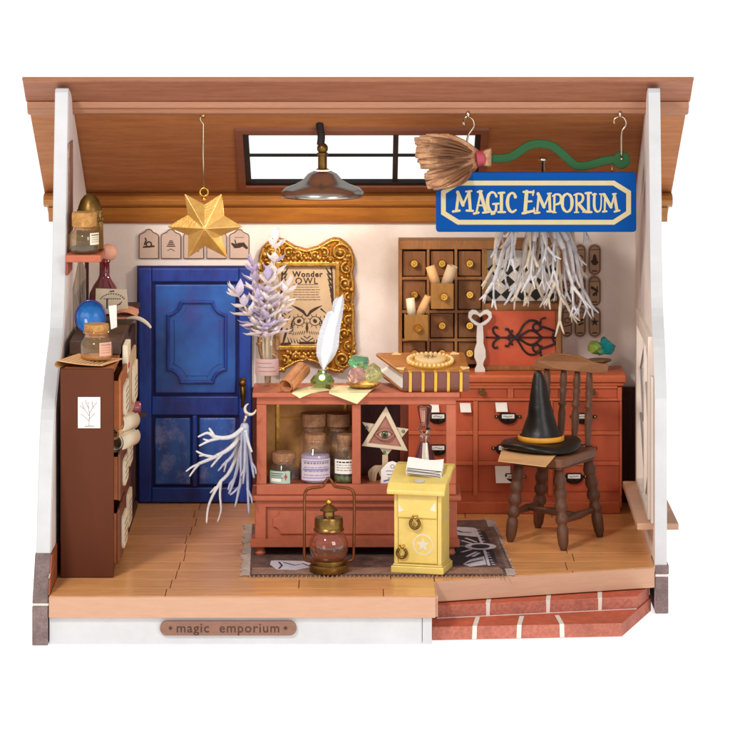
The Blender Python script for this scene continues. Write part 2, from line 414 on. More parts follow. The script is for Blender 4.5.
mat('warm_lit_back', 'c08a4e', .8, var=.12, scale=3, bump=.2, grain=.1)  # tan brightened to stand in for amber light in the counter bay
glass('clear_glass', 'f8f6f2', gloss=.09, body=.03, bodycol='e8e0d8')
mat('solid_glass', 'fbf6f4', .03, var=.01, bump=0, trans=1, ior=1.35)
glass('pane_glass', 'f4f0ee', gloss=.035, body=.02, bodycol='ffffff', facing=.1)
glass('sky_pane', 'fafafa', gloss=.04, facing=.1)
glass('amber_glass', 'ecd8b4', gloss=.10, body=.10, bodycol='d9b98a')
glass('red_glass', '9c3448', gloss=.16, body=.45, bodycol='8c2436')
glass('green_glass', '9ab85a', gloss=.3, body=.25, bodycol='8aa848')
glass('rose_globe', 'eacbbf', gloss=.13, body=.10, bodycol='d08a74')
# ground
gm = bpy.data.materials.new('backdrop_glow'); gm.use_nodes = True
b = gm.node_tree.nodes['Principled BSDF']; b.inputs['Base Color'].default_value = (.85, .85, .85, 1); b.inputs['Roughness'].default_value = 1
b.inputs['Specular IOR Level'].default_value = 0; b.inputs['Emission Color'].default_value = (1, 1, 1, 1); b.inputs['Emission Strength'].default_value = .72  # emission added so the ground burns out to white and hides contact shadows
MATS['backdrop_glow'] = gm
g = MB(); g.add([(-900, -60, -.497), (900, -60, -.497), (900, 2500, -.497), (-900, 2500, -.497)], [(0, 1, 2, 3)])
go = g.build('ground', 'backdrop_glow'); go['kind'] = 'structure'; go['label'] = 'self-glowing white photo studio surface under the dollhouse'

# ================================================================== DOLLHOUSE
H = T('dollhouse', 'open fronted miniature wooden shop with white side walls and brown sloped roof', 'dollhouse', (0, 2.5, -.49))
# floor boards
XL, XR, YB = -3.09, 3.16, 5.17
m = MB(); rows = [0, .38, .84, 1.30, 1.76, 2.22, 2.70, 3.18, 3.70, 4.22, 4.72, YB]
j1 = [-1.93, -1.90, -1.87, -1.86, -1.83, -1.84, -1.86, -1.83, -1.80, -1.84, -1.80]
def diag(px_): return (0.31, 1.0)  # helper slope
for i in range(len(rows) - 1):
    a, b2 = rows[i] + .0022, rows[i+1] - .0022
    xs = [XL, j1[i], .255 + .04 * ((i * 7) % 3), .78, 2.17 + .05 * ((i * 5) % 3), XR]
    if i % 2: xs[2] = -.6
    if i >= 3: xs[3] = 1.2 + .1 * (i % 3)
    for k in range(len(xs) - 1):
        poly = [(xs[k] + .004, a), (xs[k+1] - .004, a), (xs[k+1] - .004, b2), (xs[k] + .004, b2)]
        if k >= 2 and xs[k+1] > .8:
            # clip by the slanted front edge y > .75+.31(x-.8)
            if xs[k] < .78:
                pass
            poly = clip(poly, -.31, 1, .75 - .31 * .8) if xs[k] >= .77 else poly
        if len(poly) >= 3:
            ar = abs(sum(poly[q][0]*poly[(q+1)%len(poly)][1] - poly[(q+1)%len(poly)][0]*poly[q][1] for q in range(len(poly))))
            if ar > .01: m.prism(poly, -.05, 0, 'z')
m.build('floor', 'floor_wood', H, bevel=.0025)
m = MB(); m.prism([(XL, .03), (.76, .03), (.76, .80), (3.08, 1.52), (XR, 1.6), (XR, YB), (XL, YB)], -.17, -.052, 'z'); m.build('floor_base', 'terracotta_dark', H)
m = MB(); m.box(XL, .775, -.02, .028, -.215, -.006); m.box(.765, .80, .03, .74, -.215, -.006); m.build('floor_trim', 'tan_edge', H, bevel=.006)
m = MB(); a = Vector((.80, .715)); c = Vector((3.085, 1.43)); n_ = Vector((-(c-a).y, (c-a).x)).normalized() * .03
m.prism([tuple(a), tuple(c), tuple(c + n_), tuple(a + n_)], -.21, -.004, 'z'); m.build('floor_trim', 'tan_edge', H, bevel=.006)
m = MB(); m.box(XL, .64, .03, .07, -.49, -.217); m.box(XL, .74, .09, .6, -.485, -.18); m.build('base_panel', 'white_paint', H, bevel=.006)
m = MB(); m.box(.645, .74, .03, .075, -.49, -.217); m.build('base_panel', 'white_paint', H, bevel=.006)
# name plate
m = MB(); m.prism(rrect(X(160, 0), X(296.5, 0), Z(635.5, 0), Z(621, 0), .068, 8), -.005, .03, 'y')
npl = m.build('name_plate', 'plate_wood', H, bevel=.005)
m = MB(); m.text('magic  emporium', .132, TM((X(228, 0)), -.0065, Z(628.3, 0)), .001, .001, 1.12)
for px in (170.5, 285.5): m.prism(arcpts(X(px, 0), Z(628, 0), .018, 0, 2*PI*.95, 10), -.0075, -.004, 'y')
m.build('lettering', 'plate_ink', npl)
# brick steps
def brickstep(front, ztop, zbot, yb, joints, name='brick_step'):
    (ax, ay), (bx, by), (cx, cy) = front
    st = MB(); st.prism([(ax, ay), (bx, by), (cx, cy), (cx, yb), (ax, yb)], zbot, ztop, 'z')
    so = st.build(name, ['brick_front', 'brick_top'], H, bevel=.006)
    for p in so.data.polygons:
        if abs(p.normal.z) > .9: p.material_index = 1
    d = Vector((bx-ax, by-ay)); d.normalize(); nn = Vector((d.y, -d.x))
    for (t, sk) in joints:
        p = Vector((t, ay + (by-ay) * (t-ax) / (bx-ax)))
        w = .023
        q = p + nn * .003; e = p + Vector((sk, .42))
        jm = MB(); jm.add([(q.x - w, q.y, zbot + .004), (q.x + w, q.y, zbot + .004), (q.x + w + sk*.12, q.y, ztop + .003), (q.x - w + sk*.12, q.y, ztop + .003),
                (e.x - w, min(e.y, yb), ztop + .003), (e.x + w, min(e.y, yb), ztop + .003)], [(0, 1, 2, 3), (3, 2, 5, 4)])
        jm.build('mortar_joint', 'mortar', so)
    return so
brickstep([(.745, .20), (2.67, .38), (3.06, 1.60)], -.352, -.488, 2.4, [(1.17, .05), (1.62, .05), (2.06, -.03)])
brickstep([(.80, .60), (2.87, 1.06), (3.04, 1.58)], -.222, -.350, 2.4, [(1.32, .04), (1.94, .04), (2.48, .03)])
m = MB(); m.add([(2.745, .60, -.488), (2.775, .69, -.488), (2.775, .69, -.352), (2.745, .60, -.352)], [(0, 1, 2, 3)])
m = MB(); m.add([(.80, .592, -.356), (2.868, 1.048, -.356), (2.868, 1.048, -.344), (.80, .592, -.344)], [(0, 1, 2, 3)]); m.build('mortar_joint', 'mortar', H)
# back wall
m = MB(); m.box(-3.24, 3.30, 5.19, 5.33, -.48, 3.54); m.build('back_wall', 'cream_plaster', H)
# left wall
Lp = [(0.0, -.49), (.02, -.05), (.335, .364), (.563, 1.06), (.80, 1.63), (1.26, 2.02), (1.99, 2.44), (2.23, 2.89), (2.36, 3.73), (2.60, 4.86), (2.64, 4.90), (2.72, 4.90), (2.9, 4.84), (5.19, 3.50), (5.19, -.49)]
sm_ = [(0.0, -.49), (.13, .05), (.335, .364)] + [tuple(v) for v in curve([(.335, .364), (.53, 1.0), (.82, 1.63), (1.35, 2.05), (1.95, 2.42), (2.23, 2.95)], 5)][1:] + Lp[8:]
m = MB(); m.prism(sm_, -3.25, -3.105, 'x'); wl = m.build('side_wall', 'white_paint', H, bevel=.012); wl['label'] = 'white left side wall with curved front edge'
m = MB(); m.prism([(q[0] + (.03 if q[0] < 4 else -.002), q[1] + (.02 if q[1] < 0 else -.03 if q[1] > 3.4 else 0)) for q in sm_], -3.106, -3.1, 'x'); m.build('wall_lining', 'cream_plaster', wl)
m = MB(); m.prism([(-.012, -.494), (-.012, -.098), (.4, -.098), (.4, -.494)], -3.258, -3.10, 'x'); m.prism([(-.006, -.075), (.326, .364), (.72, .364), (.72, -.075)], -3.258, -3.10, 'x')
m.build('stone_plinth', 'stone', wl, bevel=.008)
m = MB(); m.prism([(.0, -.098), (.38, -.098), (.38, -.075), (.0, -.075)], -3.254, -3.095, 'x'); m.build('mortar_joint', 'mortar', wl)
m = MB()
for i, (a, b2) in enumerate([(.02, .75), (.77, 1.5), (1.52, 2.3), (2.32, 3.1), (3.12, 4.0)]):
    m.prism([(a + (.0 if i else .0), .004), (b2, .004), (b2, .17), (a + (0 if i else .14), .17)], -3.1, -3.085, 'x')
    m.prism([(a + (-.35 if i else .16), .185), (b2 - .38, .185), (b2 - .38, .35), (a + (-.35 if i else .30), .35)], -3.1, -3.085, 'x')
m.build('brick_skirting', 'wall_brick', wl, bevel=.004)
m = MB(); m.prism([(.05, .168), (4.0, .168), (4.0, .187), (.16, .187)], -3.1, -3.092, 'x'); m.build('mortar_joint', 'mortar', wl)
# right wall, with its window
def shx(o):
    for v in o.data.vertices: v.co.x += ((v.co.y + 2.5) - 1.46) * .0215
RX0, RX1 = 3.09, 3.215
rp = [(1.46, -.48), (1.46, 1.70)] + [tuple(v) for v in curve([(1.46, 1.75), (1.75, 2.25), (2.08, 2.62), (2.28, 3.2), (2.36, 3.73)], 5)] + [(2.60, 4.86), (2.64, 4.90), (2.72, 4.90), (2.9, 4.84), (5.19, 3.50), (5.19, -.48)]
wy0, wy1, wz0, wz1 = 1.95, 4.1, .41, 2.25
m = MB()
front = [p for p in clip(rp, -1, 0, -wy0)]; back = clip(rp, 1, 0, wy1); mid = clip(clip(rp, 1, 0, wy0), -1, 0, -wy1)
m.prism(front, RX0, RX1, 'x'); m.prism(back, RX0, RX1, 'x')
m.prism(clip(mid, 0, 1, wz1), RX0, RX1, 'x'); m.prism(clip(mid, 0, -1, -wz0), RX0, RX1, 'x')
wr = m.build('side_wall', ['white_paint', 'cream_plaster'], H); wr['label'] = 'white right side wall with low window'
for p in wr.data.polygons:
    if p.normal.x < -.9: p.material_index = 1
shx(wr)
wf = MB(); o_ = [(wy0 - .09, wz0), (wy1 + .09, wz0), (wy1 + .09, wz1 + .09), (wy0 - .09, wz1 + .09)]; i_ = [(wy0 + .07, wz0 + .07), (wy1 - .07, wz0 + .07), (wy1 - .07, wz1 - .07), (wy0 + .07, wz1 - .07)]
wf.ringprism(o_, i_, RX0 - .05, RX0 + .05, 'x'); wf.box(RX0 - .03, RX0 + .04, 2.96, 3.04, wz0 + .07, wz1 - .07)
wfo = wf.build('window', 'window_cream', H, bevel=.008); shx(wfo)
lt = MB()
for (ya, za, yb_, zb_) in ((2.03, 1.7, 2.96, 2.17), (3.04, 2.17, 4.02, 1.7), (2.03, 1.2, 2.96, .5), (3.04, .5, 4.02, 1.2), (2.03, 1.7, 2.5, 1.2), (2.5, 1.2, 2.96, 1.7), (3.04, 1.7, 3.5, 1.2), (3.5, 1.2, 4.02, 1.7)):
    lt.tube([(RX0 + .0, ya, za), (RX0 + .0, yb_, zb_)], .014, 6)
lto = lt.build('lattice', 'ink_gray', wfo); shx(lto)
wp = MB(); wp.box(RX0 + .05, RX0 + .056, wy0 + .05, wy1 - .05, wz0 + .05, wz1 - .05); wpo = wp.build('pane', 'pane_glass', wfo); shx(wpo)
ws = MB(); ws.prism([(2.925, 1.72), (3.36, 1.72), (3.36, 4.25), (2.96, 4.25)], .335, .405, 'z'); ws.build('window_sill', 'tan_edge', wfo, bevel=.008)
m = MB(); m.box(RX0 - .03, RX0 - .004, 1.62, 1.80, .42, 1.95); q = m.build('window_shutter', 'window_cream', H, bevel=.004); shx(q)
m = MB(); m.box(RX0 + .003, RX1 + .014, 1.448, 2.2, -.484, -.10); m.box(RX0 + .003, RX1 + .02, 1.448, 2.0, -.075, .02); m.build('stone_plinth', 'stone', wr, bevel=.008)
m = MB(); m.box(RX0 + .005, RX1 + .008, 1.452, 2.2, -.10, -.075); m.build('mortar_joint', 'mortar', wr)
# ceiling / roof
U0, U1 = (3.36, 4.585), (5.16, 3.55)   # underside line (y,z)
def UP(px, py):  # point on the underside seen at a pixel
    dx = (px - 358) / 3600; dz = (-150 - py) / 3600
    k = (U1[1] - U0[1]) / (U1[0] - U0[0])      # z = U0z + k (y-U0y)
    t = (U0[1] + k * (-CAMD - U0[0]) - CAMH) / (dz - k)
    return Vector((dx * t, -CAMD + t, CAMH + dz * t))
RH = 3.585
sk = [UP(236, 128), UP(487, 128), UP(483, 187), UP(238, 187)]
sx0, sx1 = -1.32, 1.405; sy0, sy1 = UP(300, 130).y, UP(300, 186).y
kz = (U1[1] - U0[1]) / (U1[0] - U0[0])
def zu(y): return U0[1] + kz * (y - U0[0])
th = .07
def slab(mb, x0, x1, y0, y1, z_off=0., t=th):
    mb.prism([(y0, zu(y0) + z_off), (y1, zu(y1) + z_off), (y1, zu(y1) + t + z_off), (y0, zu(y0) + t + z_off)], x0, x1, 'x')
m = MB()
slab(m, -RH, sx0, U0[0] - .1, 5.75); slab(m, sx1, RH, U0[0] - .1, 5.75); slab(m, sx0, sx1, U0[0] - .1, sy0); slab(m, sx0, sx1, sy1, 5.75)
rf = m.build('roof', ['roof_under', 'roof_wood'], H)
for p in rf.data.polygons:
    c0 = sum((rf.data.vertices[i].co for i in p.vertices), Vector()) / len(p.vertices)
m = MB(); m.prism([(2.69, 4.975), (3.07, 4.728), (3.20, 4.728), (3.20, 4.83), (2.75, 5.012), (2.70, 5.005)], -RH - .02, RH + .02, 'x'); m.build('fascia', 'roof_wood', rf, bevel=.008)
m = MB(); m.prism([(3.04, 4.73), (3.04, 4.665), (3.075, 4.645), (3.10, 4.60), (3.22, 4.575), (3.30, 4.60), (3.30, 4.73)], -RH - .005, RH + .005, 'x'); m.build('eave_trim', 'roof_trim', rf, bevel=.006)
m = MB(); m.prism([(2.685, 4.985), (2.72, 5.02), (3.3, 4.84), (3.3, 4.82), (2.75, 4.998)], -RH - .025, RH + .025, 'x'); m.build('roof_edge', 'roof_trim', rf)
m = MB(); m.prism([(3.0, 4.91), (5.8, 3.45), (5.8, 3.52), (3.0, 5.0)], -RH, RH, 'x')
# back mouldings
m = MB(); m.prism([(5.10, 3.54), (5.02, 3.52), (4.99, 3.47), (5.01, 3.42), (5.08, 3.385), (5.4, 3.385), (5.4, 3.54)], -RH + .0, RH, 'x'); m.build('cornice', 'gold_wood', rf, bevel=.004)
m = MB(); m.prism([(5.07, 3.38), (5.10, 3.30), (5.15, 3.21), (5.35, 3.21), (5.35, 3.38)], -RH + .05, RH - .05, 'x'); m.build('cornice', 'gold_wood', rf, bevel=.004)
m = MB(); m.box(-3.1, 3.16, 5.15, 5.189, 3.19, 3.208); m.build('cornice', 'skylight_frame', rf)
# skylight
Q = lambda x, y, off: (x, y, zu(y) + off)
def slope_ring(mb, x0, x1, y0, y1, w, off0, off1):
    wy = w
    o2 = [(x0, y0), (x1, y0), (x1, y1), (x0, y1)]; i2 = [(x0 + w, y0 + wy), (x1 - w, y0 + wy), (x1 - w, y1 - wy), (x0 + w, y1 - wy)]
    vs = [Q(x, y, o) for o in (off0, off1) for L_ in (o2, i2) for x, y in L_]; n = 4; fs = []
    for i in range(4):
        j = (i+1) % 4; fs += [(i, j, n+j, n+i), (2*n+i, 3*n+i, 3*n+j, 2*n+j), (i, 2*n+i, 2*n+j, j), (n+i, n+j, 3*n+j, 3*n+i)]
    mb.add(vs, fs)
m = MB(); slope_ring(m, sx0 - .04, sx1 + .04, sy0 - .05, sy1 + .05, .085, -.035, .06); slk = m.build('skylight', 'skylight_frame', rf, bevel=.006)
m = MB(); slope_ring(m, sx0 + .038, sx1 - .038, sy0 + .028, sy1 - .028, .07, -.012, .035)
def slope_bar(mb, x0, x1, y0, y1): mb.hexa([Q(x0, y0, .03), Q(x1, y0, .03), Q(x1, y1, .03), Q(x0, y1, .03)], [Q(x0, y0, .0), Q(x1, y0, .0), Q(x1, y1, .0), Q(x0, y1, .0)])
ym = UP(300, 156.5).y; xm = X(395.5, ym)
slope_bar(m, sx0 + .1, sx1 - .1, ym - .010, ym + .010); slope_bar(m, xm - .03, xm + .03, sy0 + .08, sy1 - .08)
m.build('skylight', 'black_metal', rf, bevel=.003)
m = MB(); m.add([Q(sx0 + .07, sy0 + .06, .05), Q(sx1 - .07, sy0 + .06, .05), Q(sx1 - .07, sy1 - .06, .05), Q(sx0 + .07, sy1 - .06, .05)], [(0, 1, 2, 3)]); m.build('pane', 'sky_pane', rf)
# door
yd = 5.19
def DX(p): return X(p, yd)
def DZ(p): return Z(p, yd)
m = MB(); dx0, dx1, dz0, dz1 = DX(137.5), DX(252), 0.002, DZ(265.5)
m.box(dx0, dx1, yd - .05, yd + .0, dz0, dz1); do = m.build('door', 'door_dark', H)
m = MB(); a0, a1 = DX(139), DX(251)
zs = [dz0 + .01, DZ(486), DZ(414), DZ(395), DZ(281), DZ(267)]
xa, xb = DX(152), DX(239)
m.box(a0, xa, yd - .11, yd - .05, dz0 + .01, zs[5]); m.box(xb, a1, yd - .11, yd - .05, dz0 + .01, zs[5])
m.box(xa, xb, yd - .108, yd - .05, zs[4], zs[5] - .002); m.box(xa, xb, yd - .108, yd - .05, zs[2], zs[3]); m.box(xa, xb, yd - .108, yd - .05, zs[0], zs[1])
m.box(DX(195) - .03, DX(195) + .03, yd - .098, yd - .05, zs[1], zs[2])
m.build('door_frame', 'door_blue', do, bevel=.014)
m = MB(); m.box(xa + .035, xb - .035, yd - .085, yd - .05, zs[3] + .03, zs[4] - .03)
m.build('door_panel', 'door_panel', do, bevel=.018)
for q0, q1 in ((xa + .035, DX(195) - .05), (DX(195) + .05, xb - .035)):
    m = MB(); m.box(q0, q1, yd - .085, yd - .05, zs[1] + .03, zs[2] - .03); m.build('door_panel', 'door_scuffed', do, bevel=.018)
nt_ = notched(DX(167), DX(227.5), DZ(382.5), DZ(299.5), .15, 6)
m = MB(); m.ringprism(nt_, inset(nt_, .035), yd - .118, yd - .084); m.build('moulding', 'door_blue', do, bevel=.010)
m = MB(); m.prism(inset(nt_, .09), yd - .095, yd - .084); m.build('raised_panel', 'door_panel', do, bevel=.01)
m = MB()
hx = DX(243); m.box(hx - .03, hx + .035, yd - .15, yd - .11, DZ(396), DZ(376)); m.tube([(hx, yd - .15, DZ(380)), (hx, yd - .25, DZ(381)), (hx + .01, yd - .25, DZ(395)), (hx, yd - .23, DZ(404))], [.035, .03, .025, .018], 10)
m.ball((hx, yd - .25, DZ(380)), .045)
m.build('door_handle', 'bronze', do, smooth=True)
# wainscot either side
def wains(px0, px1, name='wainscot'):
    x0, x1 = DX(px0), DX(px1); m = MB(); zt = DZ(391)
    m.box(x0, x1, yd - .03, yd, .002, zt); m.box(x0, x1, yd - .06, yd, zt, zt + .05); m.box(x0, x1, yd - .05, yd - .03, .002, .14)
    for k in range(int((x1 - x0) / .09) + 1):
        xx = x0 + k * .09
        if xx + .07 < x1: m.box(xx, xx + .06, yd - .042, yd - .03, .16, zt - .04)
    m.build(name, 'wainscot', H, bevel=.004)
wains(252.5, 634.5); wains(87.5, 137)
# left wall art
m = MB(); m.box(-3.1, -3.085, 2.5, 2.98, 3.35, 4.32); q = m.build('wall_banner', 'tapestry', H, bevel=.004)
m = MB(); m.prism([(3.1, 2.05), (4.85, 2.05), (4.85, 2.7), (4.0, 2.93), (3.1, 2.7)], -3.1, -3.085, 'x'); ap = m.build('wall_print', 'wall_art', H)
m = MB()
for k in range(9):
    y_ = 3.2 + k * .18; m.tube([(-3.084, y_, 2.1), (-3.084, y_ + .1, 2.3 + .1 * (k % 3)), (-3.084, y_ - .02, 2.62)], .008, 4)
m.build('drawing', 'ink_gray', ap)
m = MB(); m.box(-3.1, -3.06, 4.86, 4.93, 1.4, 3.0); m.build('wall_post', 'wainscot', H)
# ================================================================== HANGING FROM THE ROOF
# star
yS = 3.3
st = T('star_ornament', 'faceted golden star hanging on a wire in front of the door plaques', 'star ornament', tuple(W(204, 227, yS)))
pts = [(184, 193), (204.5, 204), (222, 193), (224.5, 215.5), (243.5, 226.8), (221.5, 236), (228, 258.5), (205, 246.6), (187.5, 258.5), (188, 235.5), (166.5, 226.8), (187.5, 214.5)]
c = W(205, 227.5, yS)
m = MB(); rim = [W(a, b2, yS) for a, b2 in pts]; n = len(rim)
m.add([p for p in rim] + [c + Vector((0, -.13, 0)), c + Vector((0, .13, 0))], [(i, (i+1) % n, n) for i in range(n)] + [((i+1) % n, i, n+1) for i in range(n)])
# the upper point is a third valley: fold it slightly
m.build('star_body', 'star_gold', st, bevel=.006)
m = MB(); r0 = W(204, 192, yS); m.tube([r0 + Vector((math.cos(a) * .045, 0, math.sin(a) * .045)) for a in [2*PI*k/14 for k in range(14)]], .011, 6, closed=True); m.ball(W(204, 199, yS), .03, 10)
m.build('ring', 'brass', st, smooth=True)
m = MB(); m.tube([W(204, 188, yS), W(203, 150, yS), W(203.4, 124, yS), W(201, 121, yS), W(200, 118, yS), W(202, 115.5, yS), W(205, 116.5, yS)], .011, 6); m.build('wire_hook', 'steel_wire', st, smooth=True)
m = MB(); m.tube([W(203, 113, yS), W(203, 118, yS)], [.035, .02], 8); m.build('screw_eye', 'brass', st, smooth=True)
# pendant lamp
yL = 3.6
lp = T('pendant_lamp', 'silver domed pendant lamp on a black cloth cord below the skylight', 'lamp', tuple(W(322, 115, yL)))
lc = W(322.5, 192, yL)
m = MB(); m.tube(curve([W(320.5, 112, yL), W(319.8, 125, yL), W(321.3, 136, yL), W(320.5, 145, yL)], 4), .042, 8); m.build('cord', 'dark_cord', lp, smooth=True)
z0 = lc.z
prof = [(.455, -.05), (.46, -.035), (.455, .0), (.41, .045), (.30, .085), (.22, .13), (.16, .20), (.09, .235), (.055, .245)]
m = MB(); m.lathe((lc.x, yL, z0), prof, 48, cap=False)
sh = m.build('lamp_shade', 'silver', lp, smooth=True); so_ = sh.modifiers.new('thick', 'SOLIDIFY'); so_.thickness = .014
m = MB(); m.lathe((lc.x, yL, z0), [(.07, .235), (.075, .25), (.05, .26), (.05, .40), (.062, .405), (.062, .43), (.03, .44)], 20)
m.build('socket', 'bronze', lp, smooth=True, split=35)
m = MB(); m.ball((lc.x, yL, z0 + .48), .062, 16); m.build('ball_joint', 'bronze', lp, smooth=True)
m = MB(); m.lathe((lc.x, yL, z0), [(.068, .234), (.085, .232), (.085, .240), (.066, .246)], 20); m.build('light_bleed_ring', 'lamp_glow', lp, smooth=True)  # glowing ring stands in for bulb light bleeding out above the shade
m = MB(); m.ball((lc.x, yL, z0 + .06), .07, 14); m.build('bulb', 'lamp_glow', lp, smooth=True)
# broom
yB_ = 3.15
br = T('broomstick', 'crooked green broomstick with tan bristles hanging above the blue sign', 'broom', tuple(W(540, 150, yB_)))
P2 = lambda px, py, y=yB_: (X(px, y), Z(py, y))
ctr = [(485, 157), (497, 158.5), (510, 157), (520, 151), (529, 145.5), (540, 143.5), (552, 146), (561, 152.5), (568, 159), (576, 165.4), (587, 165.4), (598, 162.5), (608, 160), (622, 160)]
cc = curve([Vector(P2(*p)) for p in ctr], 5)
rr_ = []
for i, p in enumerate(cc): rr_.append(.042 if i < len(cc) - 6 else .042)
m = MB(); L_ = []; R_ = []
for i, p in enumerate(cc):
    d = (cc[min(i+1, len(cc)-1)] - cc[max(i-1, 0)]).normalized(); q = Vector((-d.y, d.x)) * .045
    L_.append(tuple(p + q)); R_.append(tuple(p - q))
m.prism(L_ + R_[::-1], yB_ - .03, yB_ + .03)
m.prism(arcpts(X(621.5, yB_), Z(160, yB_), .095, 0, 2*PI*.96, 22), yB_ - .034, yB_ + .034)
hb = m.build('handle', 'broom_green', br, bevel=.008)
m = MB(); rnd = random.Random(11)
tipsL = [(425, 137), (417, 142), (415, 148), (418, 154), (419, 160), (421, 166), (424, 172), (427, 180), (430, 188)]
# bristles: bundles running from the band out to the ragged left end
def bl(t):  # outline of the ragged end
    P_ = [(430, 136), (417, 141), (418, 152), (421, 163), (426, 174), (430, 187), (441, 186)]
    f = t * (len(P_) - 1); i = min(int(f), len(P_) - 2); f -= i
    return P_[i][0] + (P_[i+1][0] - P_[i][0]) * f, P_[i][1] + (P_[i+1][1] - P_[i][1]) * f
NB = 26
for layer in range(3):
    for k in range(NB):
        t = (k + .5) / NB; ex, ey = bl(t)
        if layer: ex += rnd.random() * 12 * layer * .6
        a = Vector((478, 152 + 13 * t)); e = Vector((ex + rnd.uniform(-4, 3), ey + rnd.uniform(-2.5, 2.5)))
        yy = yB_ + (-.06 + .05 * layer) + rnd.uniform(-.02, .02) - .08 * math.sin(PI * t) - .26
        bow = rnd.uniform(-1.5, 1.5) + (-(1 - 2*t)) * 3.5
        pts_ = []
        for q in range(6):
            u = q / 5; p = a.lerp(e, u); pts_.append(W(p.x, p.y + bow * math.sin(PI * u) , yB_ + (yy - yB_) * min(1, u * 1.3)))
        rb_ = rnd.uniform(.75, 1.35); m.tube(pts_, [.022 * rb_, .030 * rb_, .038 * rb_, .042 * rb_, .038 * rb_, .022 * rb_], 6, sq=.7)
m.build('bristles', 'straw', br, smooth=True)
m = MB()
for k in range(20):
    t = (k + .5) / 20 + rnd.uniform(-.02, .02); ex, ey = bl(max(0, min(.999, t))); ex += rnd.uniform(2, 22)
    a = Vector((476, 152 + 13 * t)); e = Vector((ex, ey)); bow = -(1 - 2*t) * 3.5
    m.tube([W(a.lerp(e, q / 5).x, a.lerp(e, q / 5).y + bow * math.sin(PI * q / 5), yB_ + (-.405 - .07 * math.sin(PI * t)) * min(1, q / 5 * 1.3)) for q in range(6)], [.006, .011, .014, .014, .010, .004], 5)
m.build('shaded_gaps', 'straw_gap_shade', br, smooth=True)  # dark tubes paint the shaded gaps between the bristles
m = MB()
for k in range(10):
    t = (k + .5) / 10
    m.tube([W(482, 153.5 + 10 * t, yB_ - .03), W(487, 151 + 14 * t, yB_ - .05), W(490.5 + rnd.random(), 148.5 + 18 * t, yB_ - .045)], [.024, .026, .016], 6)
m.build('bristle_collar', 'straw', br, smooth=True)
m = MB(); m.rev(W(476.5, 159, yB_), W(485.5, 158, yB_), [(0, .088), (.2, .098), (.5, .085), (.8, .092), (1, .075)], 18); m.build('binding', 'red_band', br, smooth=True)
for (pts_, top) in (([(468, 116), (465, 118), (463, 123), (465, 126), (463.6, 122), (464.5, 118.5), (469, 117), (473, 120), (474, 126), (471, 131), (468, 136), (466, 148)], (468, 113)),
                    ([(614.5, 124), (614, 120), (617.5, 117), (623, 117), (626, 122), (625, 127), (622, 131), (621.3, 140), (621.5, 157)], (620, 113))):
    m = MB(); m.tube(curve([W(a, b2, yB_ - .045) for a, b2 in pts_], 3), .0115, 6); hk = m.build('hanging_hook', 'steel_wire', br, smooth=True)
    m = MB(); m.tube([W(top[0], top[1] - 2, yB_ - .04), W(top[0], top[1] + 5, yB_ - .05)], [.03, .018], 8); m.build('screw_eye', 'steel_wire', hk, smooth=True)
m = MB(); m.ball(W(621.5, 159, yB_ - .035), .018, 8); m.build('pin', 'steel_wire', br, smooth=True)
